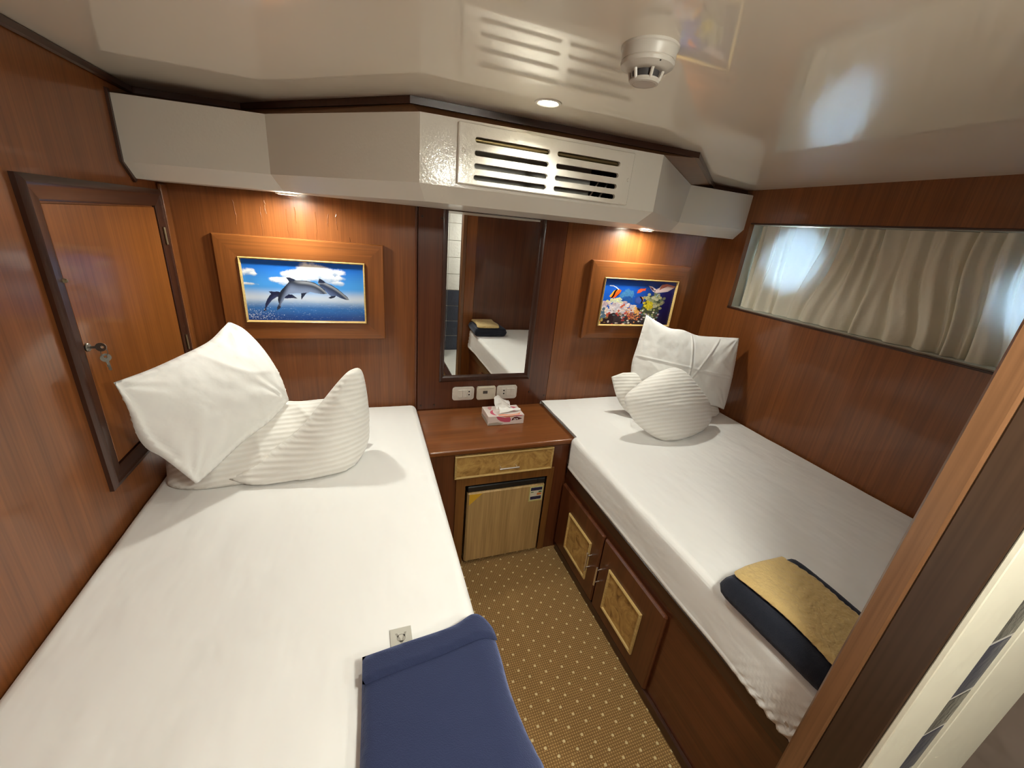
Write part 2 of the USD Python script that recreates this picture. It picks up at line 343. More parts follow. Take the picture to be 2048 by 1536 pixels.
def puff(pts, tf, tb, face, res=0.0075, fan=0.0, hem=None, power=0.55, flat=0.0, wr=None, clamp=None, up=(0, 0, 1), seam=0.0):
    """a stuffed cloth with the given rim; tf / tb its swelling to the front and the back (face points to the front)"""
    O = outline(pts); c = O.mean(0)
    n = np.linalg.svd(O - c)[2][2]
    if n @ np.array(face, float) < 0: n = -n
    e2 = np.array(up, float) - n * (np.array(up, float) @ n); e2 /= np.linalg.norm(e2); e1 = np.cross(e2, n)
    q = np.stack([(O - c) @ e1, (O - c) @ e2], 1)
    L = np.r_[0, np.cumsum(np.linalg.norm(np.diff(np.vstack([q, q[:1]]), axis=0), axis=1))]
    s = np.linspace(0, L[-1], max(24, int(L[-1] / res)), endpoint=False)
    w_rim = (O - c) @ n
    rim = np.stack([np.interp(s, L, np.r_[q[:, k], q[0, k]]) for k in (0, 1)], 1)
    w = np.interp(s, L, np.r_[w_rim, w_rim[0]])
    poly = Polygon(rim).buffer(0)
    x0, y0, x1, y1 = poly.bounds
    gx, gy = np.meshgrid(np.arange(x0, x1, res), np.arange(y0, y1, res * 0.87))
    gx[1::2] += res / 2
    g = np.stack([gx.ravel(), gy.ravel()], 1)
    P_ = shapely.points(g)
    g = g[shapely.contains(poly, P_) & (shapely.distance(poly.exterior, P_) > res * 0.55)]
    A = np.vstack([rim, g]); nb = len(rim)
    T = Delaunay(A).simplices
    cen = A[T].mean(1); T = T[shapely.contains(poly, shapely.points(cen))]
    u, v_ = A[T[:, 1]] - A[T[:, 0]], A[T[:, 2]] - A[T[:, 0]]
    T = np.where((u[:, 0] * v_[:, 1] - u[:, 1] * v_[:, 0] < 0)[:, None], T[:, [0, 2, 1]], T)
    e = np.vstack([T[:, [0, 1]], T[:, [1, 2]], T[:, [2, 0]]]); e = np.vstack([e, e[:, ::-1]])
    M = coo_matrix((np.ones(len(e)), (e[:, 0], e[:, 1])), shape=(len(A),) * 2).tocsr(); M.data[:] = 1
    D = diags(np.asarray(M.sum(1)).ravel()) - M
    inn = np.arange(nb, len(A))
    phi = np.zeros(len(A)); phi[inn] = spsolve(D[inn][:, inn].tocsc(), np.ones(len(inn)))
    phi /= phi.max()
    d = shapely.distance(poly.exterior, shapely.points(A))
    if flat:
        k = np.clip(d / flat, 0, 1); prof = np.sqrt(1 - (1 - k) ** 2)
    else:
        prof = phi ** power
    if np.ptp(w) > 1e-5:
        ww = np.zeros(len(A)); ww[:nb] = w
        ww[inn] = spsolve(D[inn][:, inn].tocsc(), -D[inn][:, :nb] @ w)
    else:
        ww = np.zeros(len(A))
    fade = np.clip(d / 0.03, 0, 1)
    cn = [((np.array(p_[:3]) - c) @ e1, (np.array(p_[:3]) - c) @ e2) for p_ in pts if len(p_) > 3 and p_[3]]
    extra = wr(A[:, 0], A[:, 1], d) * fade if wr is not None else 0
    if hem:
        h0, h1 = [np.array(((np.array(q_) - c) @ e1, (np.array(q_) - c) @ e2)) for q_ in hem[:2]]
        t_ = (h1 - h0) / np.linalg.norm(h1 - h0); sd = (A[:, 0] - h0[0]) * t_[1] - (A[:, 1] - h0[1]) * t_[0]
        if (h0[0] * t_[1] - h0[1] * t_[0]) > 0: sd = -sd      # positive on the side away from the centre
        extra = extra - hem[2] * np.clip((sd + .004) / .010, 0, 1) * np.clip(d / .02, 0, 1) + .004 * np.exp(-((sd + .008) / .006) ** 2) * np.clip(d / .02, 0, 1)
    if fan:
        for q_, (cu, cv) in enumerate(cn):
            du, dv = A[:, 0] - cu, A[:, 1] - cv; rr = np.hypot(du, dv); th = np.arctan2(dv, du)
            wob = meshkit.noise(np.stack([rr * 9, th * 2, 0 * rr + q_], -1), 61 + q_)
            extra = extra + fan * np.cos(13 * th + 5 * wob) * np.clip(rr / .04, 0, 1) * np.exp(-rr / .085) * np.clip(d / .012, 0, 1)
    F = c + A[:, :1] * e1 + A[:, 1:] * e2 + (ww + tf * prof + extra)[:, None] * n
    B = c + A[:, :1] * e1 + A[:, 1:] * e2 + (ww - tb * prof)[:, None] * n
    idx = np.r_[np.arange(nb), np.arange(nb, len(A)) + len(inn)]
    verts = np.vstack([F, B[nb:]])
    faces = np.vstack([T, idx[T][:, ::-1]])
    if clamp is not None: verts = clamp(verts)
    uv = np.vstack([A, A[nb:]])
    return (verts, faces), uv

def creases(seed, amp, freq=9.0, ang=0.6, warp=0.06):
    def f(u, v, d):
        p = np.stack([u * 7, v * 7, np.zeros_like(u)], -1)
        a = (meshkit.noise(p + 3.1, seed) - 0.5) * 2
        t = math.cos(ang) * u + math.sin(ang) * v + warp * a
        ridge = np.abs(((t * freq) % 1.0) - 0.5) * 2
        mask = np.clip(meshkit.noise(p * 0.9 + 11.3, seed + 5) * 2.4 - 0.9, 0, 1)
        return amp * (ridge ** 3) * mask + amp * 1.2 * (meshkit.fbm(np.stack([u * 14, v * 14, 0 * u], -1), 3, seed + 9) - 0.5)
    return f

def taubin(m, it=8):
    trimesh.smoothing.filter_taubin(m, iterations=it); return m

# ================================================================== THE ROOM
XL, XR, YB, ZC = -0.69, 2.04, 2.0, 1.955
T_ = Thing("floor", (0.5, 0.5, 0), kind="structure", label="brown carpet with small pale flecks between the two beds")
T_.part("carpet", box(XL, XR, -1.35, YB, -0.03, 0.0), "carpet")
T_ = Thing("ceiling", (0.5, 0.5, ZC), kind="structure", label="glossy cream cabin ceiling")
CEIL_LAMPS = ((0.475, 1.16),)
T_.part("ceiling_panel", minus(box(XL - .06, XR + .1, -1.4, YB + .05, ZC, ZC + .03), *[trimesh.creation.cylinder(.031, segment=[(x_, y_, ZC - .1), (x_, y_, ZC + .1)], sections=40) for x_, y_ in CEIL_LAMPS]), "ceiling_gloss")

# back wall of three veneer panels
T_ = Thing("wall_back", (0.6, YB, 0), kind="structure", label="varnished mahogany veneer wall behind the beds")
T_.part("panel", box(XL, 0.2385, 2.0, 2.03, 0, ZC), "mahogany_z")
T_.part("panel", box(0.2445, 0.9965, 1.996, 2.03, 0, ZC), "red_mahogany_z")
T_.part("panel", box(1.001, XR, 2.0, 2.03, 0, ZC), "mahogany_z")
T_.part("backing", box(XL, XR, 2.03, 2.05, 0, ZC), "dark_wood_z")
T_.part("joint_bead", tube([(0.236, 1.996, 0.68), (0.236, 1.996, 1.69)], 0.0055), "red_mahogany_z")
for px_, pz_ in ((0.262, 1.655), (0.352, 1.655), (0.262, 0.712), (0.335, 0.712), (0.985, 0.735), (0.885, 0.762)):
    T_.part("screw_plug", lathe([(0, 0), (0.0055, 0), (0.005, 0.0022), (0, 0.0026)], (px_, 1.996, pz_), "y", 14), "dark_wood_z")
# lifted blisters of the veneer under the left lamp
rng = np.random.default_rng(4)
for bx, z0_, ln in ((-0.47, 1.60, .09), (-0.385, 1.55, .16), (-0.36, 1.63, .05), (-0.285, 1.575, .11), (-0.255, 1.61, .06), (-0.18, 1.57, .12), (-0.135, 1.60, .05), (-0.10, 1.60, .07), (-0.14, 1.48, .10), (-0.05, 1.45, .18)):
    zz = np.linspace(z0_ - ln / 2, min(z0_ + ln / 2, 1.672), 9); xx = bx + np.cumsum(rng.normal(0, .0016, 9))
    T_.part("veneer_blister", tube(np.stack([xx, np.full(9, 2.0), zz], 1), 0.0016, 8), "mahogany_z")

# left wall
T_ = Thing("wall_left", (XL, 0.3, 0), kind="structure", label="varnished mahogany wall beside the left bed")
T_.part("panel", box(XL - .04, XL, -1.35, 2.05, 0, ZC), "mahogany_z")
T_ = Thing("trim_1", (XL, 0.3, ZC), kind="structure", label="dark moulding along the ceiling edge of the left wall")
T_.part("moulding", box(XL, XL + .012, -1.35, 1.88, ZC - .022, ZC, .004), "dark_wood_y")
T_ = Thing("trim_2", (XL, 1.96, 0), kind="structure", label="lighter corner post beside the wall cupboard")
T_.part("corner_post", box(XL, XL + .012, 1.945, 1.998, 0.5, 1.675, .003), "frame_wood_z")

# right wall with the window opening
WY0, WY1, WZ0, WZ1 = 0.42, 1.838, 1.328, 1.783
T_ = Thing("wall_right", (XR, 1, 0), kind="structure", label="varnished mahogany wall below and above the window")
wall = minus(box(XR, XR + .03, 0.2, 2.05, 0, ZC), box(XR - .1, XR + .1, WY0, WY1, WZ0, WZ1))
T_.part("panel", wall, "mahogany_z")
T_.part("sill_bead", box(XR - .006, XR + .02, WY0, WY1, WZ0 - .010, WZ0, .003), "dark_wood_y")
T_.part("head_bead", box(XR - .003, XR + .02, WY0, WY1, WZ1, WZ1 + .006, .002), "dark_wood_y")
# window recess, hull plate and two portholes
T_ = Thing("window_1", (XR, 1.1, 1.33), kind="structure", label="long window recess with two round portholes behind the curtain")
rec = minus(box(XR + .03, 2.155, WY0 - .03, WY1 + .03, WZ0 - .03, WZ1 + .03), box(XR, 2.2, WY0, WY1, WZ0, WZ1))
T_.part("window_reveal", rec, "reveal_paint")
holes = []
PH = ((1.600, 1.616, 0.158), (0.640, 1.590, 0.155))
for hy, hz, hr in PH:
    holes.append(trimesh.creation.cylinder(hr, segment=[(2.1, hy, hz), (2.25, hy, hz)], sections=48))
T_.part("hull_plate", minus(box(2.155, 2.175, 0.2, 2.05, 1.2, 1.95), *holes), "hull_paint")
for hy, hz, hr in PH:
    ring = tm(man(trimesh.creation.cylinder(hr + .018, segment=[(2.172, hy, hz), (2.185, hy, hz)], sections=48)) - man(trimesh.creation.cylinder(hr - .004, segment=[(2.16, hy, hz), (2.2, hy, hz)], sections=48)))
    T_.part("porthole_ring", ring, "porthole_steel")
    T_.part("pane", trimesh.creation.cylinder(hr, segment=[(2.176, hy, hz), (2.180, hy, hz)], sections=48), "pane")

# bulkhead at the foot of the right bed, washroom behind it
T_ = Thing("wall_front", (1.4, 0.25, 0), kind="structure", label="mahogany bulkhead at the foot of the right bed")
T_.part("panel", box(0.967, XR, 0.19, 0.274, 0, ZC), "red_mahogany_z")
T_ = Thing("door_1", (0.86, 0.2, 0), kind="structure", label="mahogany washroom door frame in the right foreground")
T_.part("door_post", box(0.874, 0.967, 0.243, 0.283, 0, ZC, .003), "frame_wood_z")
T_.part("door_stop", box(0.842, 0.8745, 0.243, 0.281, 0, ZC, .004), "post_wood_z")
T_.part("door_lining", box(0.846, 0.967, 0.179, 0.2425, 0, ZC, .002), "lining_wood_z")
T_.part("lintel", box(0.846, 0.90, -0.80, 0.176, 1.87, ZC), "dark_wood_y")
T_.part("threshold", box(0.835, 0.90, -0.80, 0.176, 0.0, 0.035, .004), "dark_wood_y")
# partition and wall behind the camera
T_ = Thing("wall_behind", (0.1, -1.3, 0), kind="structure", label="mahogany wall behind the viewer")
T_.part("panel", box(XL, 0.85, -1.38, -1.33, 0, ZC), "mahogany_z")
T_.part("panel", box(0.846, 0.90, -1.33, -0.80, 0, ZC), "mahogany_z")
# washroom
BF = 0.045
T_ = Thing("wall_washroom", (1.2, -1.2, 0), kind="structure", label="white and blue relief tiles of the washroom seen in the mirror")
T_.part("grout_bed", box(0.90, 2.04, -1.25, -1.206, 0, ZC), "grout")
zt = BF
for r in range(10):
    z1_ = min(zt + 0.196, ZC - .005)
    for c in range(5):
        xa = 0.905 + c * 0.2 - 0.10; xb = xa + 0.196; xa = max(xa, 0.902)
        T_.part("tile", box(xa, xb, -1.208, -1.199, zt + .002, z1_, .003), "blue_tile" if r < 4 else "white_tile")
    zt += 0.2
T_ = Thing("wall_washroom_side", (1.3, 0.18, 0), kind="structure", label="cream tiled washroom wall with a vertical dark blue tile strip")
T_.part("grout_bed", cat(box(0.968, 1.62, 0.1788, 0.1895, 0, ZC), box(1.0125, 1.1335, 0.1771, 0.180, BF, ZC - .002)), "grout")
for xa, xb in ((0.849, 1.012), (1.134, 1.51)):
    T_.part("wall_lining", box(xa, xb, 0.170, 0.1785, BF, ZC - .002, .0015), "cream_tile")
zs = BF
k = 0
while zs < ZC - .03:
    ln = 0.155 if k % 2 == 0 else 0.115
    T_.part("border_tile", box(1.015, 1.131, 0.1762, 0.1795, zs + .004, min(zs + ln - .004, ZC - .005), .002), "blue_tile" if k % 2 == 0 else "green_tile")
    zs += ln; k += 1
T_ = Thing("wall_washroom_end", (1.58, -0.5, 0), kind="structure", label="grey brown panel closing the washroom")
T_.part("panel", box(1.505, 1.62, -1.2, 0.188, 0, ZC), "bath_curtain")
T_ = Thing("floor_washroom", (1.2, -0.5, 0), kind="structure", label="pale washroom floor")
T_.part("floor_slab", box(0.90, 1.56, -1.2, 0.17, 0, BF), "bath_floor")

# ================================================================== DUCT CASING under the ceiling
nodes = [((-0.689, 1.733, 1.905), (-0.689, 1.726, 1.723), (-0.689, 1.782, 1.680)),
         ((-0.278, 1.70, 1.909), (-0.280, 1.70, 1.735), (-0.254, 1.76, 1.688)),
         ((0.162, 1.30, 1.911), (0.161, 1.30, 1.737), (0.186, 1.36, 1.692)),
         ((0.974, 1.30, 1.917), (0.975, 1.30, 1.739), (0.955, 1.36, 1.695)),
         ((1.535, 1.79, 1.919), (1.509, 1.79, 1.745), (1.516, 1.85, 1.697)),
         ((2.039, 1.87, 1.930), (2.039, 1.872, 1.753), (2.039, 1.930, 1.699))]
secs = []
for t, f, b in nodes:
    secs.append(np.array([t, f, b, (b[0], 1.994, b[2] + .002), (b[0], 1.994, t[2])]))
duct = secs[0]
v = np.vstack(secs); fcs = []
for i in range(len(secs) - 1):
    a, b = i * 5, (i + 1) * 5
    for k in range(5):
        j = (k + 1) % 5
        fcs += [(a + k, a + j, b + j), (a + k, b + j, b + k)]
e0 = (len(secs) - 1) * 5
fcs += [(0, k + 1, k) for k in range(1, 4)] + [(e0, e0 + k, e0 + k + 1) for k in range(1, 4)]
dm = trimesh.Trimesh(v, fcs, process=False); dm.fix_normals()
dm = minus(dm, box(0.29, 0.83, 1.2, 1.52, 1.755, 1.885))
DU = Thing("duct_casing", (0.6, 1.6, 1.69), label="cream painted air duct casing stepping across the top of the back wall", cat="duct casing")
DU.part("casing", dm, "duct_paint", smooth=20)
DU.part("end_trim", extrude([(1.722, 1.915), (1.715, 1.722), (1.775, 1.668), (1.79, 1.676), (1.729, 1.727), (1.736, 1.915)], 0.0005, 0.008, LEFT), "dark_wood_z")
# lining seen through the slots
DU.part("duct_void", minus(box(0.285, 0.835, 1.301, 1.53, 1.75, 1.89), box(0.292, 0.828, 1.2, 1.522, 1.757, 1.883)), "black_void")

# wood cove above the casing
cove = [(-0.69, 1.893), (-0.37, 1.862), (0.144, 1.355), (1.153, 1.350), (1.77, 1.900), (2.04, 1.925)]
TOP = lambda u, v, h: V3(u, v, h)
TR = Thing("trim_3", (0.6, 1.9, 1.9), kind="structure", label="mahogany cove band with dark moulding between duct casing and ceiling")
sec2 = [np.array([(t[0], t[1] + .003, t[2] + .0005), (c[0], c[1], 1.937), (c[0], c[1], ZC - .0005), (c[0], 1.995, ZC - .0005), (t[0], 1.995, t[2] + .0005)]) for (t, f, b), c in zip(nodes, cove)]
v = np.vstack(sec2); fcs = []
for i in range(5):
    for k in range(5):
        j = (k + 1) % 5; a, b = i * 5, i * 5 + 5
        fcs += [(a + k, a + j, b + j), (a + k, b + j, b + k)]
fcs += [(0, k + 1, k) for k in range(1, 4)] + [(25, 25 + k, 25 + k + 1) for k in range(1, 4)]
cm = trimesh.Trimesh(v, fcs, process=False); cm.fix_normals()
TR.part("cove_band", cm, "post_wood_x", smooth=10)
ln = shapely.LineString(cove).buffer(0.010, cap_style="flat", join_style="mitre")
TR.part("moulding", extrude(ln.intersection(sbox(-0.69, 0, 2.04, 2)), 1.936, ZC - .0005, TOP), "dark_wood_x", smooth=10)

# vent grille
VG = Thing("vent_grille", (0.56, 1.30, 1.75), label="white painted slotted vent panel screwed to the middle of the duct casing", cat="vent")
panel = box(0.267, 0.855, 1.288, 1.299, 1.747, 1.905, .003)
slots = []
def slot(u0, u1, zc, h):
    g = shapely.LineString([(u0 + h / 2, zc), (u1 - h / 2, zc)]).buffer(h / 2, quad_segs=6)
    return extrude(g, -0.05, 0.05, VENT)
for u0, u1 in ((0.316, 0.551), (0.576, 0.803)):
    for zc in (1.8655, 1.832, 1.799, 1.7685):
        slots.append(slot(u0, u1, zc, 0.0145))
VG.part("slotted_panel", minus(panel, *slots), "duct_paint", smooth=20)
for sx_, sz_ in ((0.283, 1.834), (0.843, 1.824)):
    VG.part("screw", lathe([(0, 0), (0.0055, 0), (0.005, 0.002), (0, 0.0028)], (sx_, 1.288, sz_), "y", 18), "duct_paint")
for zc, m_ in ((1.868, "brass_tube"),):
    DU.part("louvre_bar", tube([(0.31, 1.309, zc), (0.81, 1.309, zc)], 0.0065), m_)
for k, x_ in enumerate((0.735, 0.772)):
    DU.part("cooling_fin", extrude([(x_, 1.757), (x_ + .006, 1.757), (x_ + .046, 1.83), (x_ + .040, 1.83)], -0.055, -0.05, VENT), "chrome")

# ================================================================== LAMPS
def lamp(name, base, lens, label, group=None, r=0.026, deep=0.0):
    """deep: how far the lens sits up inside the lamp's white can"""
    t = Thing(name, base, label, "downlight", group)
    x, y, z = base
    if deep:
        t.part("ring", lathe([(r, -.001), (r + .010, 0.0), (r + .009, -.0025), (r + .003, -.0035), (r, -.002)], base), "lens_ring")
        t.part("can", lathe([(r, -.001), (r + .003, -.001), (r + .003, deep + .004), (0, deep + .004), (0, deep + .002), (r, deep + .002)], base), "lens_ring")
        t.part("lens", lathe([(0, deep - .001), (r - .001, deep - .001), (r - .001, deep + .001), (0, deep + .001)], base), lens)
        return t
    t.part("ring", lathe([(r, 0.0), (r + .012, 0.0), (r + .011, -.003), (r + .004, -.005), (r, -.003)], base), "lens_ring")
    t.part("lens", lathe([(0, -.0022), (r, -.0022), (r, -.0002), (0, -.0002)], base), lens)
    return t
CL = lamp("ceiling_downlight", (0.475, 1.16, ZC), "ceiling_lens", "lit round downlight in the ceiling in front of the vent grille", deep=0.030)
DL_ = Thing("ceiling_lamp", (0.50, -0.12, ZC), "round surface mounted ceiling lamp over the aisle nearest the viewer", "ceiling lamp")
DL_.part("base_ring", lathe([(0.095, 0), (0.118, 0), (0.116, -.016), (0.108, -.020), (0.098, -.018)], (0.50, -0.12, ZC)), "lens_ring")
DL_.part("diffuser", lathe([(0, -.085)] + [(0.104 * math.sin(t), -.040 - .045 * math.cos(t)) for t in np.linspace(.1, math.pi / 2, 10)] + [(0.104, -.002), (0, -.002)], (0.50, -0.12, ZC)), "dome_lens")
SL = lamp("wall_downlight", (-0.257, 1.84, 1.6848), "spot_lens", "small lit downlight under the duct casing above the dolphin picture")
dup(SL, (1.395, 1.885, 1.6958), "small lit downlight under the duct casing above the coral reef picture")
BL = lamp("washroom_downlight", (1.2, -0.5, ZC), "bath_lens", "round downlight in the washroom ceiling", r=0.04)

# smoke detector
SD = Thing("smoke_detector", (0.490, 0.752, ZC), "cream round smoke detector on the ceiling near the viewer", "smoke detector")
b0 = (0.490, 0.752, ZC)
SD.part("base", lathe([(0, 0), (0.050, 0), (0.050, -.004), (0.0475, -.007), (0.046, -.021), (0, -.021)], b0), "detector_plastic")
SD.part("body", lathe([(0, -.021), (0.0455, -.021), (0.047, -.024), (0.0455, -.029), (0.037, -.034), (0.031, -.036), (0, -.036)], b0), "detector_plastic")
SD.part("screen", lathe([(0, -.036), (0.0235, -.036), (0.0215, -.048), (0, -.048)], b0), "detector_mesh")
for k in range(6):
    a = math.radians(60 * k + 17)
    p0 = np.array(b0) + [0.0295 * math.cos(a), 0.0295 * math.sin(a), -.0355]; p1 = np.array(b0) + [0.0245 * math.cos(a), 0.0245 * math.sin(a), -.050]
    SD.part("rib", tube([p0, p1], 0.0030, 8), "detector_plastic")
SD.part("cap", lathe([(0, -.047), (0.0255, -.047), (0.0268, -.050), (0.0245, -.0535), (0.0205, -.0545), (0.0200, -.0538), (0.0193, -.0545), (0, -.0545)], b0), "detector_plastic")
SD.part("indicator", lathe([(0, 0), (0.0016, 0), (0.0012, .001), (0, .001)], (0.486, 0.752 - 0.0432, ZC - .030), "y", 10), "socket_hole")

# ================================================================== MIRROR
MI = Thing("wall_mirror", (0.61, 1.996, 0.85), "tall narrow wall mirror in a dark rounded frame above the sockets", "mirror")
MI.part("glass", box(0.377, 0.842, 1.9895, 1.992, 0.880, 1.690), "mirror_silver")
half = [(0, 0.004), (0.0, 0.012), (0.25, 0.0175), (0.6, 0.0185), (0.85, 0.0145), (1.0, 0.0105), (1.0, 0.004)]
for r in rail_set((0.358, 0.874, 0.846, 1.699), (0.380, 0.839, 0.884, 1.690), half, BACK):
    MI.part("rail", r, "dark_wood_z")

# ================================================================== SOCKETS
def plate(name, u0, u1, v0, v1, label, cat_, mat="white_plastic"):
    t = Thing(name, ((u0 + u1) / 2, 1.996, v0), label, cat_)
    g = sbox(u0, v0, u1, v1).buffer(-0.016).buffer(0.016, quad_segs=6)
    m = extrude(g, 0.0042, 0.012, BACK)
    m2 = extrude(g.buffer(-0.003), 0.012, 0.0145, BACK)
    t.part("cover_plate", cat(m, m2), mat)
    return t
so = plate("wall_socket", 0.431, 0.552, 0.735, 0.813, "white socket and switch plate under the left end of the mirror", "socket")
for u in (0.462, 0.487):
    so.part("switch", box(u, u + .0235, 1.9815, 1.986, 0.752, 0.797, .0015), "white_plastic")
so.part("outlet", box(0.5115, 0.534, 1.983, 1.986, 0.752, 0.797, .001), "white_plastic")
for v_ in (0.768, 0.786):
    so.part("pin_hole", lathe([(0, 0), (0.0042, 0), (0.0042, .0006), (0, .0006)], (0.5225, 1.983, v_), "y", 16), "socket_hole")
so = plate("wall_socket", 0.684, 0.805, 0.730, 0.812, "white socket and switch plate behind the tissue box", "socket")
for u in (0.741, 0.766):
    so.part("switch", box(u, u + .0235, 1.9815, 1.986, 0.749, 0.796, .0015), "white_plastic")
so.part("outlet", box(0.713, 0.7365, 1.983, 1.986, 0.749, 0.796, .001), "white_plastic")
for v_ in (0.765, 0.783):
    so.part("pin_hole", lathe([(0, 0), (0.0042, 0), (0.0042, .0006), (0, .0006)], (0.7245, 1.983, v_), "y", 16), "socket_hole")
th = Thing("thermostat", (0.62, 1.996, 0.735), "ivory wall thermostat with a small grey display between the two sockets", "thermostat")
g = sbox(0.567, 0.735, 0.675, 0.812).buffer(-0.01).buffer(0.01, quad_segs=5)
th.part("case", cat(extrude(g, 0.0042, 0.020, BACK), extrude(g.buffer(-.004), 0.020, 0.023, BACK)), "ivory_plastic")
th.part("display", box(0.600, 0.626, 1.9755, 1.9772, 0.772, 0.789, .0006), "lcd")
th.part("slot", box(0.577, 0.663, 1.9762, 1.9775, 0.8005, 0.803, .0004), "carton_grey")

# ================================================================== PICTURES
def fbm2(x, y, s, seed, o=4):
    return meshkit.fbm(np.stack([x * s, y * s, np.zeros_like(x) + 0.37], -1), o, seed)
def lin(c):
    c = np.asarray(c, float) / 255; return np.where(c <= .04045, c / 12.92, ((c + .055) / 1.055) ** 2.4)
def mixc(a, b, t): t = np.asarray(t)[..., None]; return a * (1 - t) + b * t
def inside(poly, X, Y):
    p = Polygon(poly).buffer(0); pts = shapely.points(np.stack([X.ravel(), Y.ravel()], 1))
    k = shapely.contains(p, pts); d = shapely.distance(p.exterior, pts)
    return k.reshape(X.shape), np.where(k, d, 0).reshape(X.shape)
def smooth01(a, b, x): t = np.clip((x - a) / (b - a), 0, 1); return t * t * (3 - 2 * t)
D1 = [(.674,.519),(.65,.442),(.615,.389),(.57,.337),(.508,.314),(.457,.314),(.421,.313),(.397,.294),(.372,.272),(.339,.271),(.356,.302),(.359,.345),(.32,.424),(.286,.492),(.262,.57),(.253,.648),(.259,.714),(.241,.77),(.235,.827),(.255,.803),(.272,.769),(.276,.713),(.298,.656),(.316,.588),(.354,.542),(.406,.527),(.458,.523),(.462,.534),(.447,.636),(.465,.59),(.488,.532),(.527,.496),(.573,.515),(.626,.527)]
D2 = [(.596,.342),(.607,.323),(.618,.3),(.614,.263),(.64,.287),(.67,.335),(.717,.369),(.769,.433),(.821,.52),(.848,.564),(.865,.617),(.83,.612),(.786,.585),(.749,.548),(.732,.583),(.698,.602),(.679,.587),(.705,.558),(.68,.519),(.65,.442),(.62,.393)]
D3 = [(.188,.514),(.205,.509),(.225,.512),(.265,.509),(.313,.545),(.374,.551),(.417,.615),(.371,.611),(.32,.621),(.25,.597),(.208,.651),(.173,.73),(.149,.797),(.153,.831),(.132,.843),(.128,.832),(.144,.775),(.149,.72),(.168,.642),(.192,.575),(.205,.552)]
def dolphins(U, V):
    A = 1.78
    sky = mixc(lin((16, 92, 190)), lin((70, 150, 225)), smooth01(0, .45, V)); sky = mixc(sky, lin((196, 208, 226)), smooth01(.42, .62, V))
    n = fbm2(U * A, V, 9, 3, 5)
    for cx, cy_, rx, ry in ((.06, .20, .055, .075), (.09, .24, .04, .04), (.045, .40, .07, .03), (.52, .12, .10, .09), (.62, .12, .10, .10), (.73, .17, .10, .09), (.42, .19, .09, .07), (.36, .22, .07, .06), (.27, .31, .09, .045), (.36, .33, .10, .07), (.78, .25, .06, .05), (.80, .34, .05, .05), (.75, .33, .05, .05), (.56, .22, .20, .10), (.48, .27, .16, .07), (.70, .26, .10, .08)):
        d = np.sqrt(((U - cx) / rx) ** 2 + ((V - cy_) / ry) ** 2) + (n - .5) * 1.7
        t = smooth01(1.1, .55, d); sh = smooth01(-.7, .8, (V - cy_) / ry + (n - .5) * 2)
        sky = mixc(sky, mixc(lin((250, 248, 244)), lin((150, 172, 205)), sh), t * .95)
    hz = .655
    wv = fbm2(U * A * 2.2, V * 9, 7, 8, 4); wv2 = fbm2(U * A * 5, V * 26, 6, 9, 3)
    sea = mixc(lin((150, 178, 214)), lin((52, 112, 184)), smooth01(hz, .80, V)); sea = mixc(sea, lin((22, 62, 140)), smooth01(.78, 1.0, V))
    sea = sea * (0.72 + .56 * (.6 * wv + .4 * wv2))[..., None]
    sea = mixc(sea, lin((205, 222, 240)), smooth01(.64, .78, wv2) * .45)
    im = mixc(sky, sea, smooth01(hz - .04, hz + .05, V + (wv - .5) * .05))
    for poly, top, bel, up in ((D3, (30, 36, 66), (120, 134, 175), .52), (D2, (34, 44, 68), (92, 110, 152), .3), (D1, (34, 40, 54), (128, 144, 176), .30)):
        k, d = inside(poly, U, V)
        # belly paler, back darker, by height within the body
        cols = k.any(0); topv = np.where(cols, V[:, 0][np.argmax(k, 0)], np.nan); uu = U[0]
        topv = np.interp(uu, uu[cols], topv[cols]); ker = np.exp(-(np.arange(-30, 31) / 14.0) ** 2); topv = np.convolve(np.pad(topv, 30, mode="edge"), ker / ker.sum(), "valid")
        cnt = np.clip((V - topv[None, :]) / 0.24 + .12, 0, 1)
        body = mixc(lin(top), lin(bel), smooth01(.25, .95, cnt)); tail = smooth01(.30, .18, U) * smooth01(.5, .62, V)
        body = mixc(body, lin((30, 40, 78)), tail * .8)
        body = mixc(body, lin((205, 210, 220)), smooth01(.10, .2, cnt) * smooth01(.42, .22, cnt) * smooth01(.36, .48, U) * .4)
        im = np.where(k[..., None], body, im)
    for fl in ([(.45, .525), (.447, .636), (.465, .59), (.488, .535), (.50, .51)], [(.749, .548), (.732, .583), (.698, .602), (.679, .587), (.705, .558)], [(.241, .77), (.235, .827), (.255, .803), (.272, .769), (.262, .74)], [(.339, .271), (.372, .272), (.41, .30), (.40, .33), (.357, .32)], [(.614, .263), (.64, .287), (.67, .335), (.60, .34)]):
        k, d = inside(fl, U, V); im = np.where(k[..., None], lin((36, 44, 66)), im)
    r2 = np.random.default_rng(11)
    for _ in range(150):
        cx, cy_ = abs(r2.normal(0.10, .10)) + .01, 1 - abs(r2.normal(0, .11)) - .02; s2 = r2.uniform(.002, .007)
        d = np.hypot((U - cx) * A, V - cy_); im = mixc(im, lin((225, 236, 250)), smooth01(s2 * 1.6, s2 * .4, d) * r2.uniform(.3, .95))
    return im
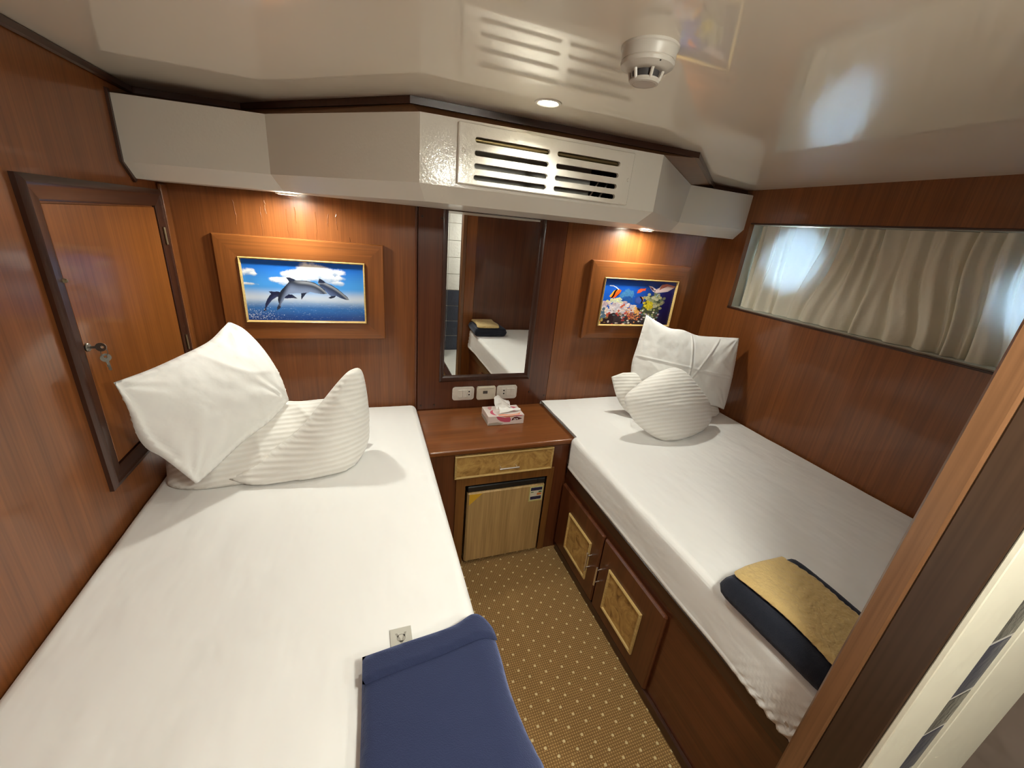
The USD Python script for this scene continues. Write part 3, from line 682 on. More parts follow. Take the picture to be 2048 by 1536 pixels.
def reef(U, V):
    A = 1.95
    im = mixc(lin((26, 92, 200)), lin((14, 20, 84)), smooth01(.25, .95, U)); im = mixc(im, lin((10, 34, 120)), smooth01(.12, 0, V) * .7)
    n = fbm2(U * A, V, 14, 5, 4); n2 = fbm2(U * A, V, 40, 6, 3); r2 = np.random.default_rng(5)
    def blob(cx, cy_, rx, ry, c, rag=1.0, a=1.0):
        nonlocal im
        d = np.sqrt(((U - cx) / rx) ** 2 + ((V - cy_) / ry) ** 2) + (n - .5) * rag
        im = mixc(im, lin(c) * (0.55 + .9 * n2)[..., None], smooth01(1.05, .85, d) * a)
    def fish(poly, c):
        nonlocal im
        k, d = inside(poly, U, V); im = np.where(k[..., None], lin(c) * np.clip(.75 + d * 12, .7, 1.1)[..., None], im)
    blob(.33, .34, .10, .12, (70, 130, 185)); blob(.34, .44, .09, .08, (40, 90, 165))
    # dark rock under the corals
    blob(.25, .92, .36, .26, (52, 34, 40), .8); blob(.62, .86, .26, .28, (48, 34, 40), .8); blob(.70, .62, .14, .30, (74, 82, 62), .8)
    for _ in range(130):
        cx = r2.uniform(0, .46); cy_ = r2.normal(.60 + .25 * abs(cx - .2), .075)
        if cy_ < .42 + .5 * abs(cx - .17): continue
        blob(cx, cy_, r2.uniform(.018, .04), r2.uniform(.02, .045), [(232, 220, 224), (205, 196, 205), (236, 214, 200), (196, 172, 182)][r2.integers(4)], .5)
    for _ in range(26): blob(r2.normal(.17, .04), r2.normal(.46, .03), .02, .025, [(222, 216, 150), (206, 214, 190)][r2.integers(2)], .5)
    for _ in range(50): blob(r2.normal(.72, .07), r2.normal(.44, .08), .026, .034, [(150, 152, 108), (180, 176, 128), (110, 122, 96), (196, 192, 160)][r2.integers(4)], .6)
    for _ in range(24): blob(r2.normal(.665, .028), r2.normal(.545, .05), .024, .03, [(226, 208, 60), (206, 186, 40)][r2.integers(2)], .4)
    for _ in range(60): blob(r2.normal(.44, .05), r2.normal(.80, .065), .012, .018, [(214, 120, 62), (236, 158, 92), (160, 70, 40)][r2.integers(3)], .4)
    for _ in range(16): blob(r2.normal(.50, .02), r2.normal(.72, .04), .02, .028, (240, 176, 96), .5)
    for _ in range(60):
        blob(r2.uniform(0, .9) , r2.uniform(.72, 1.0), r2.uniform(.01, .028), r2.uniform(.012, .03), [(196, 60, 50), (226, 214, 206), (120, 64, 74), (92, 120, 130), (150, 120, 70), (60, 52, 60)][r2.integers(6)], .5, .9 if True else 0)
    for _ in range(30): blob(r2.uniform(.55, .86), r2.uniform(.62, .95), .016, .022, [(206, 178, 196), (110, 140, 140), (170, 176, 120), (232, 224, 214)][r2.integers(4)], .5)
    for _ in range(14): blob(r2.uniform(0, .07), r2.uniform(.66, 1), .02, .04, [(90, 116, 140), (188, 166, 90)][r2.integers(2)], .5)
    for cx, cy_ in ((.29, .58), (.31, .555), (.275, .60), (.25, .69), (.10, .78), (.11, .81)): blob(cx, cy_, .014, .03, (200, 96, 70), .4)
    im = mixc(im, mixc(lin((22, 26, 104)), lin((8, 10, 52)), V), smooth01(.80, .92, U + (n - .5) * .12))
    # fish
    f1 = [(.088, .375), (.133, .256), (.19, .199), (.24, .237), (.217, .324), (.174, .401), (.124, .415)]
    k, d = inside(f1, U, V); t = (U - .13) * 1.1 + (V - .3) * .55
    col = mixc(lin((240, 178, 50)), lin((236, 96, 34)), smooth01(-.02, .06, t)); im = np.where(k[..., None], col, im)
    band = k & (np.abs(t - .028 - .02 * np.sin(V * 20)) < .013); im = np.where(band[..., None], lin((30, 8, 8)), im)
    band = k & (t > .098); im = np.where(band[..., None], lin((36, 10, 12)), im)
    for (xa, ya), (xb, yb) in zip([(.076, .145), (.121, .147), (.162, .175), (.195, .215)][:-1], [(.076, .145), (.121, .147), (.162, .175), (.195, .215)][1:]):
        tt = np.clip(((U - xa) * (xb - xa) + (V - ya) * (yb - ya)) / ((xb - xa) ** 2 + (yb - ya) ** 2), 0, 1)
        dd = np.hypot(U - xa - tt * (xb - xa), (V - ya - tt * (yb - ya)) / A * 1.2); im = mixc(im, lin((215, 225, 250)), smooth01(.009 + .02 * max(0, xa - .1), .004, dd))
    fish([(.457, .285), (.467, .209), (.503, .174), (.551, .175), (.574, .16), (.572, .22), (.537, .225), (.502, .271)], (240, 92, 58))
    fish([(.603, .106), (.66, .123), (.722, .178), (.759, .142), (.791, .074), (.86, .068), (.982, .124), (.896, .22), (.795, .249), (.734, .265), (.681, .236), (.637, .163)], (226, 202, 200))
    fish([(.79, .07), (.86, .045), (.99, .09), (.985, .125), (.88, .10), (.80, .16), (.765, .20)], (196, 112, 96))
    fish([(.625, .13), (.665, .15), (.70, .20), (.68, .215), (.65, .18)], (90, 60, 84))
    blob(.705, .21, .010, .018, (60, 40, 50), .2); blob(.70, .185, .016, .02, (238, 226, 220), .3, .6)
    fish([(.452, .492), (.444, .405), (.485, .348), (.526, .356), (.563, .431), (.552, .508), (.507, .533)], (62, 88, 170))
    k, d = inside([(.505, .36), (.53, .355), (.565, .43), (.553, .51), (.535, .51), (.545, .44)], U, V); im = np.where(k[..., None], lin((22, 14, 22)), im)
    k, d = inside([(.53, .35), (.555, .37), (.572, .43), (.562, .49), (.566, .43)], U, V); im = np.where(k[..., None], lin((238, 160, 50)), im)
    fish([(.735, .345), (.75, .30), (.775, .27), (.79, .275), (.765, .32), (.75, .36)], (170, 190, 196))
    return im
def print_mesh(x0, x1, z0, z1, h, fn, nu, nv):
    u, v = np.meshgrid(np.linspace(0, 1, nu), np.linspace(0, 1, nv))
    im = np.clip(fn(u, v), 0.001, 1)
    P = BACK(x0 + u * (x1 - x0), z1 - v * (z1 - z0), np.full_like(u, h)).reshape(-1, 3)
    i = np.arange(nu * nv).reshape(nv, nu); a, b, c, d = i[:-1, :-1].ravel(), i[:-1, 1:].ravel(), i[1:, 1:].ravel(), i[1:, :-1].ravel()
    f = np.vstack([np.stack([a, c, b], 1), np.stack([a, d, c], 1)])
    return P, f, im.reshape(-1, 3)
def picture(label, base, outer, gold, fn, nu, nv):
    t = Thing("picture", base, label, "picture")
    prof = [(0, 0.0), (0, 0.016), (0.05, 0.021), (0.90, 0.0225), (1.0, 0.020), (1.0, 0.0)]
    for k, r in enumerate(rail_set(outer, gold, prof, BACK)):
        t.part("frame_rail", r, "frame_wood_x" if k % 2 == 0 else "frame_wood_z")
    gi = (gold[0] + .0085, gold[1] - .0085, gold[2] + .0085, gold[3] - .0085)
    for r in rail_set(gold, gi, [(0, 0.0), (0, 0.026), (0.35, 0.030), (0.75, 0.027), (1.0, 0.0165), (1.0, 0.0)], BACK):
        t.part("moulding", r, "pale_moulding_x")
    P, f, ink = print_mesh(gi[0] - .001, gi[1] + .001, gi[2] - .001, gi[3] + .001, 0.0155, fn, nu, nv)
    p = t.part("print", (P, f), "print", smooth=True)
    UsdGeom.PrimvarsAPI(stage.GetPrimAtPath(p)).CreatePrimvar("ink", Sdf.ValueTypeNames.Color3fArray, "vertex").Set(Vt.Vec3fArray.FromNumpy(ink.astype(np.float32)))
    return t
picture("wide framed picture of three dolphins leaping over a blue sea", (-0.235, 2, 1.085), (-0.560, 0.090, 1.085, 1.518), (-0.480, 0.007, 1.162, 1.4345), dolphins, 420, 236)
picture("framed picture of bright fish and corals on the reef, behind the right pillow", (1.5, 2, 1.087), (1.166, 1.838, 1.088, 1.524), (1.257, 1.765, 1.165, 1.438), reef, 420, 225)

# ================================================================== WALL CUPBOARD on the left wall
CU = Thing("wall_cupboard", (XL, 1.58, 0.852), "mahogany cupboard door with keys in a dark frame on the left wall", "cupboard")
O4, I4 = (1.236, 1.938, 0.852, 1.655), (1.290, 1.874, 0.906, 1.600)
for k, r in enumerate(rail_set(O4, I4, [(0, 0.0), (0.0, 0.010), (0.12, 0.015), (0.3, 0.0165), (0.42, 0.012), (0.9, 0.012), (1, 0.009), (1, 0.0)], LEFT)):
    CU.part("frame_rail", r, "dark_wood_y" if k % 2 == 0 else "dark_wood_z")
CU.part("door", box(XL + .0005, XL + .007, 1.2945, 1.869, 0.9105, 1.5955, .0015), "door_veneer")
for hz in (1.50, 1.10):
    CU.part("hinge", tube([(XL + .016, 1.893, hz - .03), (XL + .016, 1.893, hz + .03)], 0.0045), "old_brass")
CU.part("catch", lathe([(0, 0), (0.006, 0), (0.004, .006), (0, .007)], (XL + .012, 1.286, 1.424), "x", 14), "old_brass")
lk = CU.part("lock", lathe([(0, 0), (0.011, 0), (0.011, .004), (0.009, .006), (0, .006)], (XL + .007, 1.304, 1.252), "x", 24), "key_steel")
def key(p, d, n):
    p, d, n = (np.array(q, float) for q in (p, d, n)); s2 = np.cross(d, n)
    bow = lambda u, v, h: p + np.asarray(u)[..., None] * d + np.asarray(v)[..., None] * s2 + np.asarray(h)[..., None] * n
    ringp = shapely.Point(-0.012, 0).buffer(0.0115, quad_segs=6).difference(shapely.Point(-0.015, 0).buffer(0.0035, quad_segs=4))
    blade = Polygon([(-.002, -.0032), (.024, -.0032), (.027, 0), (.022, .004), (.018, .0022), (.013, .0042), (.009, .0025), (-.002, .0032)])
    return extrude(ringp.union(blade), -.0012, .0012, bow)
CU.part("key", key((XL + .022, 1.308, 1.251), (-1, -.05, 0), (-.05, -.99, .12)), "key_steel")
CU.part("key", key((XL + .030, 1.326, 1.205), (0.03, .12, -.99), (.6, -.8, -.08)), "key_steel")
a = np.linspace(0, 2 * np.pi, 15)
CU.part("key_ring", tube(np.stack([XL + .034 + .003 * np.cos(a), 1.316 + .009 * np.cos(a), 1.233 + .017 * np.sin(a)], 1), 0.0009, 6), "key_steel")

# ================================================================== NIGHTSTAND
NS = Thing("nightstand", (0.6, 1.78, 0), "mahogany nightstand between the beds with a burl drawer over the fridge", "nightstand")
body = minus(box(0.243, 0.954, 1.563, 1.994, 0.0, 0.660), box(0.410, 0.852, 1.4, 1.98, -0.1, 0.487))
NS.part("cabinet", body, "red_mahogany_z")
top = soft_box(0.240, 0.977, 1.546, 1.994, 0.659, 0.6865, .010, .2)
NS.part("top", top, "mahogany_x")
NS.part("fridge_surround", minus(box(0.372, 0.880, 1.556, 1.5635, 0.0, 0.528, .001), box(0.418, 0.846, 1.4, 1.7, -0.1, 0.481)), "honey_wood_z")
dw = NS.part("drawer", box(0.362, 0.858, 1.551, 1.5635, 0.530, 0.650, .001), "burl")
for r in rail_set((0.361, 0.859, 0.529, 0.651), (0.371, 0.849, 0.539, 0.641), [(0, .011), (0, .015), (.3, .0175), (.8, .0155), (1, .012), (1, .011)], FRONT):
    NS.part("moulding", r, "pale_moulding_x", parent=dw)
NS.part("handle", cat(tube([(0.573, 1.529, 0.572), (0.673, 1.529, 0.572)], .0045), tube([(0.583, 1.552, 0.572), (0.583, 1.529, 0.572)], .003), tube([(0.663, 1.552, 0.572), (0.663, 1.529, 0.572)], .003)), "chrome", parent=dw)

# mini fridge
FR = Thing("mini_fridge", (0.632, 1.75, 0), "small fridge with a wood patterned door built into the nightstand", "fridge")
FR.part("cabinet", box(0.428, 0.838, 1.60, 1.96, 0.014, 0.476), "black_plastic")
FR.part("door", box(0.4295, 0.836, 1.548, 1.598, 0.016, 0.441, .007), "fridge_laminate")
FR.part("handle_strip", cat(box(0.4295, 0.836, 1.552, 1.598, 0.4425, 0.474, .004), box(0.79, 0.832, 1.548, 1.556, 0.452, 0.475, .003)), "black_plastic")
FDOOR = lambda u, v, h: V3(u, 1.548 - h, v)
lb = FR.part("energy_label", box(0.752, 0.828, 1.5468, 1.5484, 0.342, 0.434), "label_yellow")
for nm, mt, (a0, a1, b0, b1) in (("label_field", "label_paper", (.757, .823, .350, .428)), ("label_bar", "label_navy", (.759, .821, .408, .426)), ("label_bar", "label_navy", (.760, .820, .354, .372)),
                                 ("label_mark", "label_green", (.803, .820, .394, .402)), ("label_mark", "label_orange", (.795, .820, .379, .391)), ("label_mark", "label_green", (.761, .775, .396, .400))):
    h_ = {"label_field": .0015, "label_bar": .002, "label_mark": .002}[nm]
    FR.part(nm, box(a0, a1, 1.548 - h_, 1.5475, b0, b1), mt, parent=lb)
FR.part("corner_sticker", extrude([(0.4385, 0.433), (0.503, 0.433), (0.4385, 0.372)], -.0004, .0012, FDOOR), "yellow_sticker")
for fx in (0.46, 0.80):
    FR.part("foot", lathe([(0, 0), (.012, 0), (.012, .014), (0, .014)], (fx, 1.63, 0)), "black_plastic")

# tissue box
TB = Thing("tissue_box", (0.67, 1.82, 0.6865), "pink and white tissue box lying on the nightstand", "tissue box")
X0, X1, Y0, Y1, Z0, Z1 = 0.571, 0.768, 1.757, 1.882, 0.6868, 0.738
TB.part("carton", box(X0, X1, Y0, Y1, Z0, Z1, .0012), "carton")
FB = lambda u, v, h: V3(u, Y0 - h, v)
LB = lambda u, v, h: V3(X0 - np.asarray(h), u, v)
TP = lambda u, v, h: V3(u, v, Z1 + np.asarray(h))
def arc_band(cx, cy_, r0, r1, a0, a1, n=18):
    a = np.radians(np.linspace(a0, a1, n)); w = np.sin(np.linspace(0, np.pi, n)) * (r1 - r0) / 2; rm = (r0 + r1) / 2
    return [(cx + (rm + w_) * math.cos(t), cy_ + (rm + w_) * math.sin(t)) for t, w_ in zip(a, w)] + [(cx + (rm - w_) * math.cos(t), cy_ + (rm - w_) * math.sin(t)) for t, w_ in zip(a[::-1], w[::-1])]
TB.part("printed_petal", extrude([(.613, .7355), (.627, .7355), (.66, .727), (.688, .729), (.696, .712), (.690, .7005), (.662, .7015), (.638, .7085), (.622, .721)], -.0002, .0004, FB), "carton_pink")
TB.part("printed_petal", extrude([(.640, .7365), (.722, .7365), (.712, .731), (.672, .729)], -.0002, .0005, FB), "carton_orange")
TB.part("printed_petal", extrude([(.705, .7365), (.762, .7365), (.752, .732), (.722, .731)], -.0002, .0005, FB), "carton_pink")
lf = TB.part("brand_leaf", extrude([(.699, .708), (.703, .720), (.713, .727), (.728, .7275), (.742, .722), (.757, .717), (.742, .712), (.728, .709), (.715, .7115)], -.0002, .0006, FB), "carton_maroon")
tx = meshkit.text_mesh("Aura", 0.0085, 0.0005, bold=True); tx.vertices = FB(0.7085 + tx.vertices[:, 0], 0.7125 + tx.vertices[:, 1], 0.0006 + tx.vertices[:, 2]); tx.fix_normals()
TB.part("brand_lettering", tx, "white_ink", parent=lf)
TB.part("printed_petal", extrude([(.571, .688), (.640, .688), (.655, .696), (.62, .704), (.575, .700)], -.0002, .0003, FB), "carton_grey")
TB.part("printed_petal", extrude(arc_band(.640, 1.80, .030, .046, 120, 240), -.0002, .0005, TP), "carton_pink")
TB.part("printed_petal", extrude(arc_band(.640, 1.845, .026, .046, 115, 200), -.0002, .0005, TP), "carton_rose")
TB.part("printed_petal", extrude(arc_band(.715, 1.835, .018, .040, -80, 75), -.0002, .0005, TP), "carton_pink")
TB.part("printed_petal", extrude([(.625, 1.772), (.655, 1.777), (.685, 1.768), (.735, 1.772), (.755, 1.785), (.742, 1.760), (.63, 1.760)], -.0002, .0005, TP), "carton_orange")
TB.part("printed_petal", extrude([(1.758, .690), (1.88, .690), (1.87, .706), (1.80, .712), (1.765, .704)], -.0002, .0004, LB), "carton_grey")
def sheet(fn, nu, nv, th=0.0016):
    u, v = np.meshgrid(np.linspace(0, 1, nu), np.linspace(0, 1, nv)); P = fn(u, v)
    a = np.stack(P, -1)
    n = np.cross(np.gradient(a, axis=1), np.gradient(a, axis=0)); n /= np.linalg.norm(n, axis=-1, keepdims=True) + 1e-9
    T_2 = np.concatenate([(a + n * th / 2).reshape(-1, 3), (a - n * th / 2).reshape(-1, 3)]); N = nu * nv
    i = np.arange(N).reshape(nv, nu); q = np.stack([i[:-1, :-1].ravel(), i[:-1, 1:].ravel(), i[1:, 1:].ravel(), i[1:, :-1].ravel()], 1)
    f = np.vstack([q[:, [0, 1, 2]], q[:, [0, 2, 3]]]); f = np.vstack([f, f[:, ::-1] + N])
    rim = np.r_[i[0], i[1:, -1], i[-1, -2::-1], i[-2:0:-1, 0]]; r2 = np.roll(rim, -1)
    f = np.vstack([f, np.stack([rim, rim + N, r2], 1), np.stack([r2, rim + N, r2 + N], 1)])
    m = trimesh.Trimesh(T_2, f, process=False); m.fix_normals(); return m
def tis1(u, v):
    k = meshkit.noise(np.stack([u * 4, v * 4, 0 * u], -1), 3) - .5
    top = .064 - .016 * np.abs(u - .35) * 2 - .010 * (u > .9)
    x = .627 + .012 * (1 - v) + u * (.088 - .006 * (1 - v)) + .006 * k; y = 1.845 + .016 * np.sin(u * 6) * v + .02 * k + .012 * v
    return x, y, Z1 + .001 + v * top * (0.9 + .35 * k)
def tis2(u, v):
    k = meshkit.noise(np.stack([u * 5, v * 4, 0 * u + 2], -1), 7) - .5
    x = .640 + u * .118 + .012 * k * v; y = 1.815 - v * (.034 - .012 * u) + .01 * k
    return x, y, Z1 + .004 + .020 * np.sin(np.pi * (0.15 + .75 * v)) * (1 - .25 * u) + .012 * k
TB.part("tissue", sheet(tis1, 26, 22), "tissue_paper"); TB.part("tissue", sheet(tis2, 34, 18), "tissue_paper")

# ================================================================== BEDS
def mattress(x0, x1, y0, y1, z0, z1, r, seed, corner=None):
    m = soft_box(x0, x1, y0, y1, z0, z1, r, 0.022)
    v = m.vertices.copy(); p = v * 6
    k = meshkit.fbm(p + seed, 3, seed) - .5
    up = np.clip((v[:, 2] - (z0 + z1) / 2) / ((z1 - z0) / 2), 0, 1)
    v[:, 2] += k * 0.007 * (up > .9)
    m.vertices = v; return m
LB_ = Thing("bed", (-0.22, 1.04, 0), "left bed with a white sheet along the left wall", "bed")
LB_.part("platform", box(XL + .004, 0.236, 0.08, 1.99, 0.0, 0.50), "red_mahogany_y")
LB_.part("rail", box(XL + .006, 0.240, 0.07, 1.992, 0.50, 0.535, .005), "dark_wood_y")
LB_.part("mattress", mattress(XL + .004, 0.236, 0.075, 1.992, 0.535, 0.731, .032, 3), "sheet_cotton", smooth=60)

RB_ = Thing("bed", (1.49, 1.14, 0), "right bed with a white sheet and burl cupboard doors below", "bed")
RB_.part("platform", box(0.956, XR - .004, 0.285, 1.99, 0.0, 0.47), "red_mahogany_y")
RB_.part("rail", box(0.943, XR - .006, 0.286, 1.544, 0.47, 0.528, .006), "dark_wood_y")
RB_.part("plinth", box(0.944, 0.958, 0.288, 1.545, 0.0, 0.045, .004), "dark_wood_y")
mm = soft_box(0.936, XR - .004, 0.290, 1.992, 0.5285, 0.711, .026, 0.0085)
v = mm.vertices.copy()
k = meshkit.fbm(v * 6 + 5, 3, 5) - .5
v[:, 2] += k * 0.006 * (v[:, 2] > 0.70)
# gathered folds where the sheet is tucked at the near corner
g_ = np.clip(1 - (v[:, 1] - 0.29) / 0.22, 0, 1) * np.clip(1 - (v[:, 2] - 0.53) / 0.16, 0, 1) * (v[:, 0] < 0.97)
ph = (v[:, 1] - 0.29) * 1.0 + (v[:, 2] - 0.53) * 0.9
v[:, 0] -= g_ * 0.014 * (np.sin(ph * 190 + 9 * k) * .5 + .5)
# soft sag of the long side, hem standing out along the rail
side = (v[:, 0] < 0.962)
v[:, 0] -= side * (0.010 * np.clip((0.553 - v[:, 2]) / .022, 0, 1) + 0.004 * (meshkit.noise(v * [1, 7, 9], 21) - .5))
# mattress sits wider beside the nightstand's top
v[:, 0] += np.where(side & (v[:, 1] > 1.53), 0.048, 0)
mm.vertices = v
RB_.part("mattress", mm, "sheet_cotton", smooth=60)
def bed_door(y0, y1, p0, p1, hy):
    d = RB_.part("door", box(0.937, 0.9565, y0, y1, 0.050, 0.434, .007), "red_mahogany_z")
    RB_.part("panel", box(0.934, 0.9375, p0 + .004, p1 - .004, 0.122, 0.329), "burl", parent=d)
    BD = lambda u, v, h: V3(0.937 - np.asarray(h), u, v)
    for k, r in enumerate(rail_set((p0, p1, 0.118, 0.333), (p0 + .013, p1 - .013, 0.131, 0.320), [(0, 0), (0, .007), (.35, .010), (.8, .008), (1, .004), (1, 0)], BD)):
        RB_.part("moulding", r, "pale_moulding_y", parent=d)
    RB_.part("handle", cat(tube([(0.912, hy, 0.196), (0.912, hy, 0.296)], .0045), tube([(0.938, hy, 0.212), (0.912, hy, 0.212)], .003), tube([(0.938, hy, 0.280), (0.912, hy, 0.280)], .003)), "chrome", parent=d)
bed_door(1.141, 1.545, 1.211, 1.430, 1.196)
bed_door(0.737, 1.133, 0.834, 1.058, 1.110)

# ================================================================== PILLOWS
def clampL(v):
    v = v.copy(); v[:, 2] = np.maximum(v[:, 2], 0.7335 + .0); v[:, 0] = np.maximum(v[:, 0], XL + .022); v[:, 1] = np.minimum(v[:, 1], 1.97); return v
def clampR(v):
    v = v.copy(); v[:, 2] = np.maximum(v[:, 2], 0.7135); v[:, 0] = np.minimum(v[:, 0], XR - .012); v[:, 1] = np.minimum(v[:, 1], 1.968); return v
camdir = (0.1, -1, 0.5)
# left bed: striped pillow folded in two, its front half pulled up to a tip
(a, uva) = puff([(-0.47, 1.385, 0.765, 1), (-0.385, 1.415, 0.795), (-0.303, 1.445, 0.848), (-0.232, 1.455, 0.905), (-0.165, 1.475, 0.985), (-0.095, 1.495, 1.068), (-0.055, 1.515, 1.098), (-0.020, 1.525, 1.090),
                 (-0.004, 1.56, 0.98), (0.000, 1.57, 0.86), (-0.012, 1.53, 0.765), (-0.07, 1.42, 0.737), (-0.16, 1.385, 0.733), (-0.27, 1.372, 0.733), (-0.38, 1.365, 0.738)],
                0.075, 0.055, (0.3, -1, .3), fan=.006, wr=creases(31, .005, 8, 1.2), clamp=clampL)
(b, uvb) = puff([(-0.655, 1.46, 0.755), (-0.650, 1.52, 0.86), (-0.56, 1.60, 0.93), (-0.40, 1.63, 0.945), (-0.26, 1.62, 0.935), (-0.13, 1.63, 0.93), (-0.03, 1.62, 0.86), (-0.02, 1.60, 0.76), (-0.10, 1.50, 0.735), (-0.25, 1.42, 0.734), (-0.42, 1.385, 0.734), (-0.55, 1.38, 0.735), (-0.63, 1.41, 0.738)],
                0.050, 0.06, (0, -1, .55), wr=creases(37, .010, 6, .3), clamp=clampL)
va = np.vstack([a[0], b[0]]); fa = np.vstack([a[1], b[1] + len(a[0])])
single("striped_pillow", (va, fa), "stripe_sateen", "white striped pillow folded and pulled up to a tip on the left bed", "pillow", uv=np.vstack([uva, uvb]))
(a, uva) = puff([(-0.628, 1.262, 1.168, 1), (-0.600, 1.38, 1.160), (-0.565, 1.48, 1.165), (-0.520, 1.62, 1.175), (-0.492, 1.70, 1.205), (-0.478, 1.735, 1.222, 1), (-0.425, 1.715, 1.195), (-0.360, 1.665, 1.130), (-0.312, 1.625, 1.045), (-0.285, 1.59, 0.955, 1),
                 (-0.340, 1.52, 0.905), (-0.415, 1.45, 0.865), (-0.475, 1.375, 0.825), (-0.522, 1.318, 0.795, 1), (-0.560, 1.315, 0.859), (-0.592, 1.315, 0.906), (-0.619, 1.312, 0.938), (-0.628, 1.300, 0.990), (-0.621, 1.280, 1.071), (-0.622, 1.268, 1.128)],
                0.075, 0.075, (0.6, -1, .3), fan=.007, hem=((-.622, 1.268, 1.12), (-.515, 1.315, .80), .020), wr=creases(5, .009, 7, .9), clamp=clampL)
single("pillow", a, "pillow_cotton", "smooth white pillow tilted on its corner against the cupboard on the left bed", "pillow", uv=uva)
# right bed
(a, uva) = puff([(1.495, 1.618, 1.020), (1.560, 1.618, 1.026), (1.625, 1.605, 0.995), (1.70, 1.582, 0.925), (1.77, 1.555, 0.85), (1.79, 1.52, 0.775), (1.735, 1.475, 0.728), (1.61, 1.43, 0.7135), (1.49, 1.40, 0.7135), (1.405, 1.405, 0.7135), (1.335, 1.435, 0.735),
                 (1.265, 1.48, 0.785), (1.222, 1.515, 0.845), (1.215, 1.55, 0.90), (1.29, 1.58, 0.945), (1.40, 1.61, 0.990)],
                0.080, 0.06, (-.3, -1, .4), fan=.004, wr=creases(41, .004, 8, 1.3), clamp=clampR)
(b, uvb) = puff([(1.290, 1.80, 0.915, 1), (1.365, 1.80, 0.938, 1), (1.55, 1.77, 0.945), (1.75, 1.73, 0.92), (1.90, 1.66, 0.83), (1.945, 1.60, 0.745), (1.85, 1.575, 0.724), (1.70, 1.56, 0.72), (1.50, 1.60, 0.72), (1.375, 1.68, 0.735), (1.325, 1.75, 0.80)],
                0.028, 0.05, (-.2, -1, .4), wr=creases(43, .009, 6, .5), clamp=clampR)
va = np.vstack([a[0], b[0]]); fa = np.vstack([a[1], b[1] + len(a[0])])
single("striped_pillow", (va, fa), "stripe_sateen", "white striped pillow folded into a rounded wedge on the right bed", "pillow", uv=np.vstack([uva, uvb]))
def fold_lines(u, v, d):
    w = creases(47, .008, 6, 1.0)(u, v, d)
    for x0, y0, an, s2 in ((0.02, 0.02, math.radians(86), 1), (0.10, 0.02, math.radians(55), 1), (-.05, -.015, math.radians(-8), .9)):
        t = (u - x0) * -math.sin(an) + (v - y0) * math.cos(an)
        w = w - 0.003 * s2 * np.exp(-((t + .007) / .005) ** 2) + 0.005 * s2 * np.exp(-(t / .0035) ** 2)
    return w
(a, uva) = puff([(1.475, 1.845, 1.262, 1), (1.545, 1.825, 1.228), (1.62, 1.80, 1.198), (1.70, 1.785, 1.192), (1.80, 1.765, 1.165), (1.90, 1.715, 1.170), (1.975, 1.640, 1.184, 1), (1.985, 1.63, 1.05), (1.98, 1.61, 0.90), (1.975, 1.600, 0.758, 1),
                 (1.88, 1.60, 0.79), (1.75, 1.63, 0.795), (1.58, 1.68, 0.795), (1.425, 1.76, 0.80, 1), (1.425, 1.80, 0.90), (1.430, 1.825, 0.99), (1.455, 1.84, 1.10)],
                0.070, 0.065, (-.5, -1, .3), res=.0058, fan=.005, wr=fold_lines, clamp=clampR)
single("pillow", a, "pillow_cotton", "smooth white pillow with fold creases leaning in the corner below the window", "pillow", uv=uva)

# ================================================================== TOWELS
def wr_blue(u, v, d):
    # u, v are x and y about the centre: hem band along the far edge
    return 0.0025 * (meshkit.fbm(np.stack([u * 9, v * 9, 0 * u], -1), 3, 71) - .5)
TW = Thing("towel", (0.1, 0.47, 0.732), "folded navy blue towel on the near end of the left bed", "towel")
def clampT(z):
    def f(v):
        v = v.copy(); v[:, 2] = np.where((v[:, 0] < 0.232), np.maximum(v[:, 2], z), v[:, 2]); return v
    return f
def drape(v):
    v = v.copy(); k = np.clip((v[:, 0] - 0.205) / 0.06, 0, 1.2); v[:, 2] -= 0.030 * k ** 2
    v[:, 2] = np.where(v[:, 0] < 0.236, np.maximum(v[:, 2], 0.7345), v[:, 2]); return v
zb = 0.751
(a, _) = puff([(-0.034, 0.628, zb, 1), (0.06, 0.638, zb), (0.16, 0.648, zb), (0.225, 0.668, zb), (0.258, 0.640, zb), (0.262, 0.58, zb), (0.258, 0.50, zb), (0.268, 0.42, zb), (0.282, 0.37, zb), (0.265, 0.325, zb), (0.18, 0.29, zb), (0.05, 0.27, zb), (-0.042, 0.265, zb, 1), (-0.040, 0.40, zb), (-0.036, 0.52, zb)],
              0.016, 0.0165, (0, 0, 1), up=(0, 1, 0), flat=0.017, res=.009, wr=wr_blue, clamp=drape)
TW.part("folded_cloth", a, "navy_towel", smooth=50)
zb = 0.769
(a, _) = puff([(-0.033, 0.629, zb, 1), (0.06, 0.639, zb), (0.16, 0.649, zb), (0.222, 0.669, zb), (0.256, 0.642, zb), (0.262, 0.605, zb, 1), (0.215, 0.603, zb), (0.12, 0.588, zb), (0.04, 0.580, zb), (-0.033, 0.570, zb, 1)],
              0.0075, 0.006, (0, 0, 1), up=(0, 1, 0), flat=0.008, res=.008, clamp=drape)
TW.part("hem_band", a, "navy_towel", smooth=50)
tg = TW.part("care_tag", box(0.026, 0.074, 0.622, 0.703, 0.7335, 0.7350), "tag_grey")
em = cat(extrude(shapely.Point(.050, .677).buffer(.010, quad_segs=8).difference(shapely.Point(.050, .677).buffer(.0078, quad_segs=8)), .7350, .7353, TOP), extrude([(.037, .690), (.042, .690), (.050, .670), (.058, .690), (.063, .690), (.052, .664), (.048, .664)], .7350, .7353, TOP))
TW.part("tag_emblem", em, "tag_print", parent=tg)

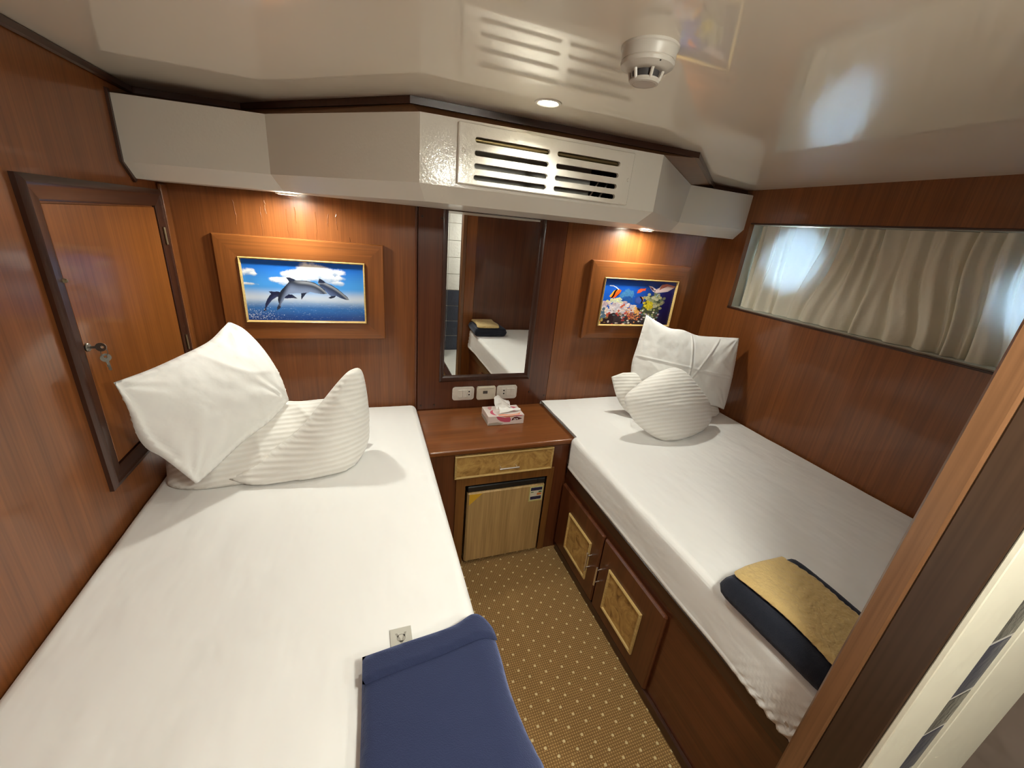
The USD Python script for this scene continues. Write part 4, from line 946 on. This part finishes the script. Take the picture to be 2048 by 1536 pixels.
def clampN(v):
    v = v.copy(); v[:, 2] = np.maximum(v[:, 2], 0.7145); return v
zb = 0.752
(a, _) = puff([(0.916, 0.585, zb), (0.96, 0.600, zb), (1.07, 0.605, zb), (1.17, 0.605, zb), (1.215, 0.590, zb), (1.222, 0.50, zb), (1.215, 0.40, zb), (1.21, 0.32, zb), (1.19, 0.292, zb), (1.08, 0.289, zb), (0.96, 0.289, zb), (0.925, 0.297, zb), (0.918, 0.40, zb), (0.914, 0.50, zb)],
              0.036, 0.0375, (0, 0, 1), up=(0, 1, 0), flat=0.036, res=.010, wr=lambda u, v, d: .004 * (meshkit.fbm(np.stack([u * 8, v * 8, 0 * u], -1), 3, 75) - .5), clamp=clampN)
single("towel", a, "dark_navy_towel", "thick dark navy towel folded on the foot of the right bed under the beige one", "towel", smooth=50)
zb = 0.799
(a, _) = puff([(0.955, 0.585, zb), (1.05, 0.594, zb), (1.140, 0.590, zb, 1), (1.160, 0.50, zb), (1.152, 0.40, zb), (1.158, 0.30, zb, 1), (1.06, 0.295, zb), (0.945, 0.298, zb, 1), (0.955, 0.36, zb), (0.958, 0.44, zb), (0.948, 0.52, zb), (0.938, 0.570, zb, 1)],
              0.012, 0.009, (0, 0, 1), up=(0, 1, 0), flat=0.011, res=.009, wr=lambda u, v, d: .006 * (meshkit.fbm(np.stack([u * 10, v * 10, 0 * u], -1), 4, 77) - .5))
single("hand_towel", a, "beige_towel", "small beige towel lying on top of the dark navy towel", "towel", smooth=50)

# ================================================================== CURTAIN
def curtain(u, v):
    y = WY1 - .006 - u * (WY1 - WY0 - .012)
    w = meshkit.noise(np.stack([y * 4.2, v * 1.1, 0 * y], -1), 91) - .5
    w2 = meshkit.noise(np.stack([y * 11, v * 1.6, 0 * y + 3], -1), 92) - .5
    ph = y * 2 * np.pi / 0.098 + 7.0 * w + 2.2 * w2
    amp = 0.005 + 0.016 * meshkit.noise(np.stack([y * 7, v * 1.2, 0 * y + 5], -1), 95)
    rid = (0.5 + 0.5 * np.cos(ph)) ** 1.5 + .25 * np.cos(2.3 * ph + 4 * w)
    x = 2.134 - amp * 1.7 * rid - .004 * np.sin(2 * ph + 5 * w2) - .007 * (meshkit.fbm(np.stack([y * 20, v * 3.5, 0 * y], -1), 3, 97) - .5)
    x = np.minimum(x, 2.1515)
    return x, y + .006 * np.sin(ph + .6), WZ0 + .002 + v * (WZ1 - WZ0 - .004)
single("curtain", sheet(curtain, 640, 44, .0012), "curtain_cloth", "gathered beige curtain drawn across the long window", "curtain", smooth=True)
